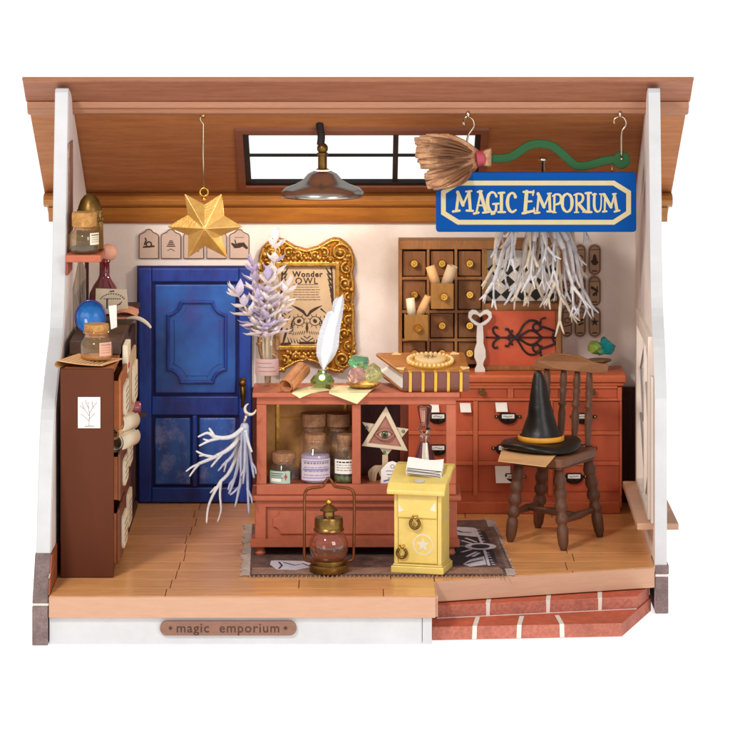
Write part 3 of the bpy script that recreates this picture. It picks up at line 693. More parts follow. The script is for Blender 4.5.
# sign
yN = 3.0
sg = T('shop_sign', 'blue hanging board lettered MAGIC EMPORIUM in cream with a notched border', 'sign', tuple(W(536, 202, yN)))
m = MB(); m.prism(rrect(X(436, yN), X(636.3, yN), Z(232, yN), Z(172.4, yN), .035, 4), yN, yN + .07); m.build('board', 'sign_blue', sg, bevel=.006)
oc = [(457.5, 180.6), (614.3, 180.6), (631, 191), (631, 213.8), (614.3, 224.6), (457.5, 224.6), (441, 214.2), (441, 190.8)]
oc = [P2(a, b2, yN) for a, b2 in oc]
m = MB(); m.ringprism(oc, inset(oc, .052), yN - .008, yN + .002); m.build('border', 'sign_cream', sg)
K = yN - .003
LET = {
 'M1': [([(453, 211.5), (459.5, 210.5)], 3), ([(456.5, 210), (458.3, 195)], 3.6), ([(457.6, 192), (463, 205)], 4.2), ([(463, 205), (469, 191.5)], 2.6), ([(466, 191.5), (471.5, 191)], 2.4), ([(469, 192), (470.3, 210)], 3.8), ([(466.5, 210.5), (473, 210.8)], 2.8)],
 'A': [([(474, 213.5), (478.5, 212.5)], 3), ([(476.5, 212), (480.5, 193)], 2.6), ([(480, 191.5), (486, 211.5)], 4.4), ([(477.5, 205), (484, 205.5)], 2.2), ([(483, 212.6), (489, 211.8)], 2.8), ([(477.5, 191.8), (482, 191)], 2.2)],
 'G': [([(496.4, 196.5), (494.5, 193), (491, 192.5), (488.3, 196), (487.5, 202), (488.5, 208), (491.5, 212), (495, 211.5), (496.2, 208), (496, 204)], [3, 2.6, 3, 3.8, 4.4, 4.2, 3.4, 3, 3.2, 3]), ([(493, 204), (498.6, 203.6)], 2.6), ([(491.5, 214), (494.5, 213.5)], 2.4)],
 'I': [([(498.6, 193), (504.2, 192.6)], 2.8), ([(501.4, 193), (501.4, 211.5)], 4.0), ([(498.2, 212), (505, 212)], 2.8)],
 'C': [([(515.4, 197), (514, 193.6), (511, 193.2), (508.3, 196.5), (507.4, 203), (508.8, 209), (512, 212), (515.8, 210)], [4, 3, 3, 3.8, 4.4, 4, 3.2, 2.6])],
 'E': [([(526.6, 191.5), (525, 212.5)], 4.6), ([(523.5, 191.8), (533.5, 192.2)], 2.8), ([(533.6, 190.6), (532.8, 195)], 2.2), ([(526, 201.5), (531.5, 201.2)], 2.6), ([(522.6, 213.2), (534.2, 210.6)], 3.2), ([(534, 208), (534.3, 212)], 2)],
 'M2': [([(534.6, 213), (539.5, 212.5)], 2.6), ([(537, 212.5), (538.8, 195)], 2.8), ([(538, 193.6), (544, 207)], 4), ([(544, 207), (549.4, 194.5)], 2.4), ([(547.5, 193.6), (551, 193.2)], 2), ([(549.3, 194), (550, 211)], 3.4), ([(547.3, 211.4), (552, 211.4)], 2.6)],
 'P': [([(554.4, 196), (554.2, 212)], 2.8), ([(552.6, 196), (556, 194.2), (559.8, 195), (561.2, 199), (559.5, 203), (555, 204.8)], [2, 2.4, 3, 3.4, 3, 2.2]), ([(552.6, 212.4), (556, 212.4)], 1.8)],
 'O': [([(567.3, 193.5), (563.6, 196), (562.2, 202), (563.2, 208.5), (567, 211.8), (570.8, 209), (572, 202.5), (570.8, 196.2), (567.3, 193.5)], [2.6, 3.4, 4.2, 3.6, 2.6, 3.4, 4.2, 3.6, 2.6])],
 'R': [([(576.3, 195), (576.6, 212)], 2.8), ([(574, 195), (578, 193.6), (582, 194.8), (583, 198.5), (581, 202.2), (577, 203.6)], [2, 2.4, 3, 3.2, 2.8, 2.2]), ([(578.2, 203.4), (585, 211.4)], 4), ([(574.6, 212.3), (578.4, 212.2)], 2), ([(583, 212), (587, 211)], 2.2)],
 'I2': [([(585.6, 193.2), (591, 192.8)], 2.8), ([(588.3, 193), (588.5, 211.5)], 3.6), ([(585.6, 212), (591.4, 212)], 2.8)],
 'U': [([(592.6, 194.5), (596, 194)], 2.2), ([(594.4, 194), (594.2, 206), (596.2, 211), (599.4, 211), (601, 206), (601.2, 194)], [3.2, 3.4, 3, 2.2, 1.8, 1.8]), ([(599.6, 194), (603, 194)], 1.8)],
 'M3': [([(602.8, 211.6), (606.6, 211.2)], 2.4), ([(604.6, 211), (605, 196)], 2.4), ([(604, 194.4), (611, 207)], 4), ([(611, 207), (614.4, 195)], 2.4), ([(612.5, 194), (616, 193.6)], 2), ([(614.2, 194.5), (617, 210.5)], 3.8), ([(614.5, 211.6), (619.4, 210.4)], 2.6)]}
m = MB(); pxs = 1 / (100 * S(yN))
for k_, strokes in LET.items():
    for pts_, wd in strokes:
        wd = [q * .8 for q in wd] if isinstance(wd, list) else wd * .8
        m.ribbon([P2(a, b2, yN) for a, b2 in (pts_ if len(pts_) < 3 else [tuple(v) for v in curve(pts_, 3)])],
                 [(wd if not isinstance(wd, list) else wd[min(len(wd)-1, int(round(i * (len(wd)-1) / max(1, (len(pts_)-1)*3))))]) * pxs for i in range(len(pts_) if len(pts_) < 3 else (len(pts_)-1)*3+1)], K, step=.0002)
m.build('lettering', 'sign_cream', sg, recalc=False)
m = MB()
for px in (470, 612):
    m.tube([W(px, 174, yN + .09), W(px, 163, yN + .12)], .006, 5)
m.build('hanging_wire', 'steel_wire', sg, smooth=True)
# branches behind the sign
def antler(mb, p, d, L_, r, rnd, depth, flat=.5, spread=.5, droop=.0, seg=6):
    """forked twig, each fork splitting again"""
    p = Vector(p); d = Vector(d).normalized(); n = 4; pts_ = [p.copy()]
    for i in range(n):
        d = (d + Vector((rnd.uniform(-.10, .10), rnd.uniform(-.06, .06), rnd.uniform(-.06, .06) - droop))).normalized(); p = p + d * L_ / n; pts_.append(p.copy())
    r1 = r * (.78 if depth else .5)
    mb.tube(pts_, [r + (r1 - r) * i / n for i in range(n+1)], seg, sq=flat)
    if depth:
        k = 2 if rnd.random() < .85 else 3
        base = rnd.uniform(.6, 1.0) * spread
        for j in range(k):
            a = base * (1 if j == 0 else -1 if j == 1 else .1) * rnd.uniform(.6, 1.1)
            dd = Vector((d.x * math.cos(a) - d.z * math.sin(a), d.y + rnd.uniform(-.15, .15), d.x * math.sin(a) + d.z * math.cos(a)))
            antler(mb, p - d * r * .5, dd, L_ * rnd.uniform(.42, .62), r1, rnd, depth - 1, flat, spread, droop, seg)
yW = 3.75
bw = T('hanging_branches', 'bunch of forked white coral branches hanging upside down behind the blue sign', 'dried branches', tuple(W(543, 160, yW)))
hub = W(543, 186, yW); rnd = random.Random(21)
targets = [(491, 258), (488, 284), (492, 300), (500, 288), (507, 270), (518, 300), (521, 284), (514, 258), (530, 290), (536, 302), (540, 280), (548, 298), (553, 285), (562, 300), (568, 292), (574, 304), (580, 290), (584, 276), (576, 262), (572, 238), (590, 246), (504, 246), (532, 268), (563, 262), (496, 244), (526, 262), (545, 256), (556, 250), (520, 308), (568, 318), (510, 238), (582, 312)]
for i, (tx, ty) in enumerate(targets):
    dy = rnd.uniform(-.35, .35)
    tgt = W(tx, ty, yW); tgt.y += dy
    L_ = (tgt - hub).length
    m = MB(); a0 = hub + Vector((rnd.uniform(-.1, .1), rnd.uniform(-.08, .08), 0))
    d = (tgt - a0).normalized(); mid = a0.lerp(tgt, .55) + Vector(((tx - 543) * .0025, 0, .03))
    m.tube(curve([a0, a0.lerp(mid, .5), mid], 3), [.044, .044, .042, .040, .037, .035, .032], 6, sq=.55)
    antler(m, mid, (tgt - mid), (tgt - mid).length * .68, .028, rnd, 2 if i % 4 else 1, .45, .42)
    m.build('branch', ['branch_white', 'branch_warm', 'branch_white', 'branch_white'][i % 4], bw, smooth=True)
m = MB(); m.rev(W(543, 172, yW), W(543, 192, yW), [(0, .05), (.3, .1), (1, .13)], 14); m.build('binding', 'branch_white', bw, smooth=True)
m = MB(); m.rev(W(543, 157, yN + .15), W(543, 176, yN + .15), [(0, .03), (.1, .05), (.2, .05), (.24, .026), (1, .03)], 14); m.tube([W(543, 158, yN + .15), W(543, 158, yW), W(543, 175, yW)], .015, 6)
m.build('metal_clasp', 'steel_wire', bw, smooth=True)

# ================================================================== BACK WALL THINGS
yK = 5.19
def plaque_arch(px0, px1, kind, lab):
    x0, x1 = X(px0, yK), X(px1, yK); zb, zt = Z(258.4, yK), Z(228.7, yK); zs_ = Z(236, yK); w_ = x1 - x0; c_ = (x0 + x1) / 2
    half = [(x1, zb), (x1, zs_), (x1 - w_ * .05, zs_ + .025), (x1 - w_ * .14, zs_ + .035), (c_ + w_ * .22, zt - .035), (c_ + w_ * .13, zt - .008), (c_, zt)]
    poly = half + [(2*c_ - a, b2) for a, b2 in half[::-1][1:]]
    m = MB(); m.prism(poly, yK - .03, yK - .001); t_ = m.build('wall_plaque', 'tag_pink', loc=(c_, yK - .015, zb), bevel=.004)
    tag(t_, lab, 'plaque', 'arched plaques above the blue door')
    m = MB(); m.ringprism(poly, inset(poly, .008), yK - .033, yK - .029); m.build('plaque_edge', 'tag_edge', t_)
    m = MB(); zc = zb + (zt - zb) * .42; R = lambda p, w2: m.ribbon(p, w2, yK - .0305, step=.0001)
    if kind == 'skull':
        R([(c_ + .0 + .03 * math.cos(a), zc + .02 + .03 * math.sin(a)) for a in [k * .6 for k in range(11)]], .018); R([(c_ - .06, zc - .01), (c_ + .06, zc + .0)], .02); R([(c_ - .05, zc + .02), (c_ - .03, zc + .07), (c_ - .04, zc + .09)], .018)
    elif kind == 'tree':
        for q in range(4): R([(c_ - .045 + .01 * q, zc + .02 * q), (c_ + .045 - .01 * q, zc + .02 * q)], .012)
        R([(c_ - .04, zc - .05), (c_, zc - .03), (c_ + .04, zc - .055)], .008)
    elif kind == 'bat':
        R([(c_ - .085, zc + .03), (c_ - .05, zc + .0), (c_, zc + .01), (c_ + .045, zc + .02), (c_ + .085, zc - .02)], [.02, .05, .06, .05, .03]); R([(c_ - .04, zc + .03), (c_ - .05, zc + .07)], .014); R([(c_ - .05, zc + .1), (c_ + .05, zc + .1)], .006)
    elif kind == 'lines':
        for q in range(6): R([(c_ - .06, zc - .06 + .03 * q), (c_ + .06, zc - .06 + .03 * q)], .008)
    else:
        R([(c_ - .02, zc), (c_ + .04, zc + .02)], .05); R([(c_ + .0, zc - .05), (c_ + .05, zc - .02)], .02)
    m.build('drawing', 'ink_brown', t_, recalc=False)
plaque_arch(139, 159, 'skull', 'arched plaque with a small crouching figure, left end of the row above the door')
plaque_arch(161, 181.3, 'tree', 'arched plaque with a dotted cone drawing, second from left above the door')
plaque_arch(183.5, 204, 'lines', 'arched plaque with fine lines, mostly hidden behind the left side of the star')
plaque_arch(206.5, 227, 'blot', 'arched plaque behind the lower right point of the golden star')
plaque_arch(229.4, 249.4, 'bat', 'arched plaque with a dark bat shape, right end of the row above the door')
def plaque_oval(px0, px1, py0, py1, kind, lab):
    x0, x1, z0_, z1_ = X(px0, yK), X(px1, yK), Z(py1, yK), Z(py0, yK)
    poly = rrect(x0, x1, z0_, z1_, (x1 - x0) * .49, 6); c_ = (x0+x1)/2; zc = (z0_+z1_)/2
    m = MB(); m.prism(poly, yK - .03, yK - .001); t_ = m.build('oval_plaque', 'tag_brown', loc=(c_, yK - .015, z0_), bevel=.003); tag(t_, lab, 'plaque', 'oval plaques on the right of the back wall')
    m = MB(); i1 = inset(poly, .012); m.ringprism(i1, inset(poly, .020), yK - .033, yK - .029)
    m.box(x0 + .02, x1 - .02, yK - .0335, yK - .029, z1_ - .065, z1_ - .058); m.build('border', 'tag_edge', t_)
    m = MB(); R = lambda p, w2: m.ribbon(p, w2, yK - .0305, step=.0001)
    if kind == 0: R([(c_, zc - .03), (c_, zc + .05)], [.07, .03]); R([(c_ - .03, zc - .02), (c_ + .03, zc - .03)], .03)
    elif kind == 1: R(arcpts(c_, zc + .02, .03, 0, 5.5, 8), .010); R([(c_ - .03, zc - .05), (c_ + .04, zc - .03)], .012)
    elif kind == 2: R([(c_ - .03, zc + .04), (c_ + .03, zc + .0), (c_ - .01, zc - .04)], .035); R([(c_ + .03, zc + .05), (c_ + .02, zc - .05)], .015)
    elif kind == 3:
        for a in range(5): R([(c_, zc), (c_ + .04 * math.cos(a*1.257+PI/2), zc + .04 * math.sin(a*1.257+PI/2))], [.03, .01])
    else: R([(c_ - .03, zc), (c_ + .03, zc + .03)], .025); R([(c_ - .01, zc - .03), (c_ + .03, zc - .01)], .02)
    R([(c_ - .025, z0_ + .05), (c_ + .025, z0_ + .05)], .014)
    m.build('drawing', 'ink_brown', t_, recalc=False)
for (a, b2, c_, d, k_, lab) in [
    (574, 586, 244, 275, 1, 'oval plaque with a looping outline, top row, just right of the white branches'),
    (588, 601, 244, 275, 0, 'oval plaque with a dark cloaked figure, top of the right-hand column'),
    (574, 586, 275.6, 306, 4, 'oval plaque in the middle row, crossed by a white branch tip'),
    (588, 601, 275.6, 306, 2, 'oval plaque with a dark leaf shape, middle of the right-hand column'),
    (574, 586, 306.6, 337, 4, 'oval plaque with small dark flowers, bottom row beside the star plaque'),
    (588, 601, 306.6, 337, 3, 'oval plaque with a small dark star, bottom of the right-hand column'),
    (561.5, 572.5, 280, 306, 2, 'oval plaque at the left edge of the group, partly behind branches, middle row'),
    (561.5, 572.5, 306.6, 337, 1, 'oval plaque at the left edge of the group, directly beside the red panel')]:
    plaque_oval(a, b2, c_, d, k_, lab)

# gilded frame
yG = 5.08
gf = T('picture_frame', 'ornate gilded frame with scrollwork hanging behind the counter', 'picture frame', (X(306.5, yG), yG, Z(372, yG)))
top = [(0, 249), (11, 246), (16, 243), (22, 239.5), (28, 237.5), (34, 238.5), (40, 242.5), (45, 248), (48, 256), (48.5, 265), (46.5, 272), (48, 280), (48.8, 292), (47, 302), (48.6, 312), (48, 325), (49, 340), (48, 352), (45, 361), (41, 368), (34, 373), (26, 372), (18, 368), (9, 363), (0, 361)]
outl = [(306.5 + dx, py) for dx, py in top] + [(306.5 - dx, py) for dx, py in top[::-1][1:-1]]
outl = [P2(a, b2, yG) for a, b2 in outl]
cx_, cz_ = X(307.5, yG), Z(305.5, yG); ix, iz = (X(335.5, yG) - X(280, yG)) / 2, (Z(266, yG) - Z(345.5, yG)) / 2
inner = []
for (a, b2) in outl:
    dx, dz = a - cx_, b2 - cz_; k_ = min(ix / abs(dx) if dx else 9e9, iz / abs(dz) if dz else 9e9); inner.append((cx_ + dx * k_, cz_ + dz * k_))
m = MB(); m.ringprism(outl, inner, yG - .02, yG + .08); m.build('frame_base', 'gold_base', gf, bevel=.01)
m = MB()
m.ringprism([(cx_ - ix - .05, cz_ - iz - .05), (cx_ + ix + .05, cz_ - iz - .05), (cx_ + ix + .05, cz_ + iz + .05), (cx_ - ix - .05, cz_ + iz + .05)], [(cx_ - ix, cz_ - iz), (cx_ + ix, cz_ - iz), (cx_ + ix, cz_ + iz), (cx_ - ix, cz_ + iz)], yG - .06, yG)
m.build('inner_rim', 'gold', gf, bevel=.01)
m = MB(); rnd = random.Random(5)
def spiral(cx, cz, r, a0, turns, sgn, rr):
    n = int(26 * turns); pts_ = []
    for i in range(n + 1):
        t = i / n; a = a0 + sgn * turns * 2 * PI * t; q = r * (1 - .82 * t); pts_.append((cx + q * math.cos(a), yG - .035 - .03 * t, cz + q * math.sin(a)))
    m.tube(pts_, [rr * (1 - .3 * i / n) for i in range(n + 1)], 6)
    m.ball((cx, yG - .07, cz), rr * 1.5, 8)
for sx in (-1, 1):
    C_ = lambda dx, py: P2(306.5 + sx * dx, py, yG)
    for (dx, py, r, a0, tn, sg_, rr) in [(34, 252, 9, .5, 1.5, 1, .024), (34, 252, 5, 3.5, 1, -1, .02), (18, 252, 5, 2.5, 1.2, -1, .02), (8, 255, 4.2, .4, 1.1, 1, .018), (24, 259, 4, 4, 1.1, 1, .018),
            (40, 268, 6, 1.5, 1.3, 1, .02), (39, 283, 6, 4.7, 1.3, -1, .02), (42, 297, 4.5, 1.5, 1.2, 1, .018), (38, 308, 5, 4, 1.2, -1, .02), (42, 320, 5, 1, 1.2, 1, .02), (38, 333, 5.5, 4.4, 1.3, -1, .02), (42, 346, 5, 1.4, 1.2, 1, .02),
            (36, 359, 8, 5.2, 1.5, -1, .022), (22, 360, 5, 1.2, 1.2, 1, .018), (11, 356, 4.6, 3.8, 1.2, -1, .018)]:
        x_, z_ = C_(dx, py); spiral(x_, z_, r * .0114, a0 if sx > 0 else PI - a0, tn, sg_ * sx, rr)
for i in range(520):
    a = rnd.random() * 2 * PI; dx = rnd.uniform(-48, 48); py = rnd.uniform(240, 371)
    x_, z_ = P2(306.5 + dx, py, yG)
    if abs(x_ - cx_) < ix + .06 and abs(z_ - cz_) < iz + .06: continue
    # inside outline?
    ins = False; j = len(outl) - 1
    for q in range(len(outl)):
        (xi, zi), (xj, zj) = outl[q], outl[j]
        if (zi > z_) != (zj > z_) and x_ < (xj - xi) * (z_ - zi) / (zj - zi) + xi: ins = not ins
        j = q
    if ins: m.ball((x_, yG - .03, z_), rnd.uniform(.012, .03), 7, sx=rnd.uniform(.7, 1.5), sz=rnd.uniform(.7, 1.5))
for k_ in range(9):
    for q in range(3): 
        x_, z_ = P2(288.5 + 4.4 * k_ + 2.2 * (q % 2), 258 + 3.4 * q, yG); m.ball((x_, yG - .03, z_), .024, 8)
        x_, z_ = P2(288.5 + 4.4 * k_ + 2.2 * (q % 2), 349.5 + 3.6 * q, yG); m.ball((x_, yG - .03, z_), .024, 8)
ol2 = inset(outl, .025); m.tube([(a, yG - .03, b2) for a, b2 in ol2], .020, 6, closed=True)
m.build('scrollwork', 'gold', gf, smooth=True)
# poster in the frame
po_ = MB(); po_.box(cx_ - ix - .02, cx_ + ix + .02, yG + .01, yG + .02, cz_ - iz - .02, cz_ + iz + .02)
pt = po_.build('owl_poster', 'kraft', loc=(cx_, yG + .015, cz_ - iz)); tag(pt, 'tan owl poster headed Wonder OWL inside the gilded frame', 'poster')
yp = yG + .009
m = MB(); m.text('Wonder', .088, TM(X(307.5, yp), yp, Z(274.5, yp)), 0, .0035, 1.15); m.text('OWL', .10, TM(X(306.5, yp), yp, Z(281.2, yp)), 0, .002, 1.25); m.build('lettering', 'ink_brown', pt, recalc=False)
m = MB(); R = lambda p, w2: m.ribbon([P2(a, b2, yp) for a, b2 in p], w2, yp, step=.00008)
R([(293, 284.6), (318, 284.6)], .006)
rnd = random.Random(3)
for k_ in range(6):
    py = 287.2 + k_ * 2.5; x_ = 293.5
    while x_ < 319:
        L_ = rnd.uniform(1.5, 5); R([(x_, py), (min(320, x_ + L_), py)], .006); x_ += L_ + 1
m.build('small_print', 'ink_brown', pt, recalc=False)
m = MB()
for sx in (-1, 1):
    q = lambda dx, py: (307 + sx * dx, py)
    R([q(.5, 316), q(4, 311.5), q(9, 308.5), q(15, 305.5)], [.02, .035, .03, .006]); R([(307 + sx * (8 + 5.2 * math.cos(a_ * .6)), 321 + 4.6 * math.sin(a_ * .6)) for a_ in range(11)], .010)
    R([q(14, 309), q(19, 313)], [.02, .008])
    for a in range(9): R([q(8 + 5.8 * math.cos(a*.7), 321 + 5.4 * math.sin(a*.7)), q(8 + 7.4 * math.cos(a*.7), 321 + 7 * math.sin(a*.7))], .008)
    R([q(13, 318), q(15.5, 324), q(14, 331)], [.008, .02, .008]); R([q(17, 316), q(20, 322)], .012)
    R([q(20, 329), q(22, 336), q(24, 343)], [.02, .03, .02]); R([q(24, 322), q(26, 332)], .02)
    R([q(17, 343.5), q(25, 344)], .03)
    for a in range(7): R([q(12 + .5 * a, 324 + a * 1.6), q(15.5 + .4 * a, 323 + a * 1.7)], [.006, .012])
    for a in range(6): R([q(2 + a * 2.2, 331 + .3 * a), q(3.2 + a * 2.2, 334 + .2 * a)], .008)
    for a in range(5): R([q(6 + a * 3, 343.5 - a * .4), q(7.5 + a * 3, 339.5 - a * .5)], [.014, .006])
    for a in range(4): R([q(21 + a * 1.2, 315 + a * 3), q(24 + a * .6, 312 + a * 3.2)], [.008, .018])
    R([q(7.6, 320.6), q(8.4, 321.4)], .042)
    for a in range(7):
        R([q(19 + a*.9, 268 + a*5.4), q(22.5 + a*.7, 274 + a*5.4)], [.008, .028]); R([q(24 + a*.3, 268 + a * 5.5), q(25.5 + a*.2, 275 + a*5.5)], [.026, .01])
R([(307, 322), (307, 327)], [.008, .03]); R([(307, 328), (307, 333)], [.035, .008]); R([(304, 336), (307, 338.5), (310, 336)], .012); R([(301, 338), (307, 342), (313, 338)], .012); R([(300, 343), (314, 343)], [.03, .03])
m.build('owl_drawing', 'ink_brown', pt, recalc=False)

# ------------------------------------------------------------------ apothecary cabinet
yA = 4.85; yAb = 5.18
ac = T('apothecary_cabinet', 'oak wall cabinet of small square drawers with brass knobs', 'cabinet', (X(480, yA), 5.0, Z(372, yA)))
AX = lambda p: X(p, yA)
AZ = lambda p: Z(p, yA)
x0, x1, zt, zb = AX(398.6), AX(562.5), AZ(240.5), 1.565
xs_ = [398.6, 428.2, 456.0, 483.5, 562.5]; zr = [241.5, 278.5, 311.8, 340.2, 367]
m = MB()
m.box(x0, x1, yAb - .02, yAb, zb, zt)
for i, p in enumerate(xs_):
    w2 = .032 if 0 < i < 4 else .04; xx = AX(p) + (.02 if i == 0 else -.02 if i == 4 else 0); m.box(xx - w2/2, xx + w2/2, yA, yAb - .021, zb, zt - .101 + .001)
m.box(x0, x1, yA - .002, yAb - .021, zt - .10, zt)
for j in (1, 2, 3): m.box(x0 + .041, AX(xs_[3]) - .017, yA + .003, yAb - .022, AZ(zr[j]) - .016, AZ(zr[j]) + .016)
m.box(AX(xs_[3]) + .017, x1 - .041, yA + .003, yAb - .022, AZ(307.5) - .04, AZ(307.5) + .04)
m.build('carcass', 'oak', ac, bevel=.005)
open_ = {(1, 1): (431, 453.6, 283.6, 309), (0, 2): (404.6, 428.2, 315, 340.4)}
for r_ in range(4):
    for c_ in range(3):
        a, b2 = AX(xs_[c_]) + (.048 if c_ == 0 else .028), AX(xs_[c_+1]) - .028
        zz0, zz1 = AZ(zr[r_+1]) + .025, AZ(zr[r_]) - (.025 if r_ else .115)
        kx = (a + b2) / 2; kz_ = zz0 + (zz1 - zz0) * .52; fy = yA + .045
        if (c_, r_) in open_:
            p0, p1, q0, q1 = open_[(c_, r_)]; fy = 4.48
            a, b2, zz0, zz1 = X(p0, fy), X(p1, fy), Z(q1, fy), Z(q0, fy)
            m = MB(); m.box(a, b2, fy, fy + .025, zz0, zz1); m.box(a, a + .02, fy + .026, yAb - .05, zz0 + .01, zz1 - .02); m.box(b2 - .02, b2, fy + .026, yAb - .05, zz0 + .01, zz1 - .02); m.box(a + .021, b2 - .021, fy + .026, yAb - .05, zz0 + .01, zz0 + .03)
            dr = m.build('drawer', 'oak_open', ac, bevel=.004); kx = (a + b2) / 2 + .02; kz_ = zz0 + (zz1 - zz0) * .5
        else:
            m = MB(); m.box(a, b2, fy, fy + .03, zz0, zz1); dr = m.build('drawer', 'oak_dark', ac, bevel=.006)
        m = MB(); m.rev((kx, fy, kz_), (kx, fy - .07, kz_), [(0, .028), (.3, .025), (.5, .042), (.8, .046), (1, .038), (1.0, .02), (.75, .014)], 16); m.build('knob', 'brass', dr, smooth=True, split=40)
def rolled(name, p0, p1, r, lab, cat, mt='paper_tan', group=None, inside='scroll_inside'):
    p0, p1 = Vector(p0), Vector(p1); t_ = T(name, lab, cat, tuple(p0), group)
    m = MB(); d = (p1 - p0).normalized(); u = d.orthogonal().normalized(); w2 = d.cross(u); n = 40; vs = []; fs = []
    for i in range(n + 1):
        a = i / n * 2 * PI * 1.75; q = r * (1 - .38 * i / n)
        for pp in (p0, p1): vs.append(pp + (u * math.cos(a) + w2 * math.sin(a)) * q)
    for i in range(n): fs.append((2*i, 2*i+1, 2*i+3, 2*i+2))
    m.add(vs, fs); o = m.build('rolled_sheet', mt, t_, smooth=True, recalc=False); so2 = o.modifiers.new('thick', 'SOLIDIFY'); so2.thickness = r * .08
    return t_
g_ = 'small paper scrolls standing in the open drawers'
rolled('paper_scroll', W(436.5, 285, 4.6), W(430.5, 266, 4.62), .058, 'paper scroll leaning left in the upper open drawer', 'scroll', 'paper_tan', g_)
rolled('paper_scroll', W(446, 285, 4.62), W(453, 266, 4.6), .065, 'paper scroll leaning right in the upper open drawer', 'scroll', 'kraft', g_)
rolled('paper_scroll', W(412, 316, 4.6), W(410.5, 298.5, 4.6), .052, 'upright pale paper scroll in the lower open drawer', 'scroll', 'paper', g_)
rolled('paper_scroll', W(419, 316, 4.62), W(429, 296.5, 4.6), .05, 'paper scroll leaning right in the lower open drawer', 'scroll', 'paper_tan', g_)
# harlequin board in the open bay
yH = 5.05
hq = MB(); hx0, hx1, hz0, hz1 = X(487, yH), X(557, yH), Z(301, yH), Z(250, yH); hq.box(hx0, hx1, yH, yH + .03, hz0, hz1)
hqo = hq.build('diamond_board', 'harlequin_white', loc=((hx0+hx1)/2, yH, hz0)); tag(hqo, 'white board with black diamond pattern in the open bay of the oak cabinet', 'picture')
m = MB(); nx = 5; wx = (hx1 - hx0) / nx; rnd = random.Random(9)
for i in range(nx):
    for j in range(4):
        if (i + j) % 2 == 0 or j in (0, 2) and rnd.random() < .6:
            cx2 = hx0 + (i + .5) * wx; cz2 = hz0 + (j + .5) * (hz1 - hz0) / 4; hh = (hz1 - hz0) / 8
            m.add([(cx2 - wx/2, yH - .002, cz2), (cx2, yH - .002, cz2 - hh), (cx2 + wx/2, yH - .002, cz2), (cx2, yH - .002, cz2 + hh)], [(0, 1, 2, 3)])
m.build('diamond_pattern', 'harlequin_black', hqo)
m = MB(); m.box(hx0 - .035, hx0 - .002, yH - .03, yH + .03, hz0, hz1 + .05); m.build('gold_edge', 'gold', hqo, bevel=.004)

# ------------------------------------------------------------------ dresser
yD = 4.46; yDb = 5.12
ds = T('dresser', 'orange red chest of drawers with labelled cup pulls along the back wall', 'dresser', (1.75, 4.8, 0))
QX = lambda p: X(p, yD)
QZ = lambda p: Z(p, yD)
dx0, dx1 = QX(400), QX(622); ztop = 1.565; t0 = ztop - .085
m = MB(); m.box(dx0, dx1, yD + .04, yDb, .06, t0 - .002)
m.build('carcass', 'dresser_paint', ds, bevel=.006)
m = MB(); m.prism([(yD - .05, ztop - .02), (yD - .04, t0), (yDb + .02, t0), (yDb + .02, ztop), (yD - .03, ztop)], dx0 - .05, dx1 + .045, 'x'); m.prism([(yD - .01, t0 - .04), (yD - .01, t0 - .003), (yD + .05, t0 - .003), (yD + .05, t0 - .06)], dx0 - .02, dx1 + .02, 'x')
m.build('dresser_top', 'dresser_paint', ds, bevel=.012)
cols = [400, 475.5, 550.5, 622]; rws = [402, 433, 463.5, 494]
m = MB()
for i, p in enumerate(cols): m.box(QX(p) - .028 if i else dx0, QX(p) + .028 if i < 3 else dx1, yD, yD + .04, QZ(496), QZ(401.2))
m.box(dx0, dx0 + .05, yD, yD + .04, QZ(401), t0 - .06); m.box(dx1 - .05, dx1, yD, yD + .04, QZ(401), t0 - .06)
for i in (1, 2): 
    for c_ in range(3): m.box(QX(cols[c_]) + (.029 if c_ else .001 + .028), QX(cols[c_+1]) - .029, yD, yD + .04, QZ(rws[i]) - .022, QZ(rws[i]) + .022)
m.box(dx0 + .051, dx1 - .051, yD, yD + .04, QZ(401), QZ(401) + .03); m.box(dx0 + .051, dx1 - .051, yD, yD + .04, t0 - .075, t0 - .045)
for p in (457, 510.5, 562): m.box(QX(p) - .035, QX(p) + .035, yD, yD + .04, QZ(401) + .031, t0 - .076)
m.build('face_frame', 'dresser_paint', ds, bevel=.006)
m = MB(); m.box(dx0 - .01, dx1 - .02, yD - .01, yDb, .002, .13); m.build('plinth', 'dresser_paint', ds, bevel=.01)
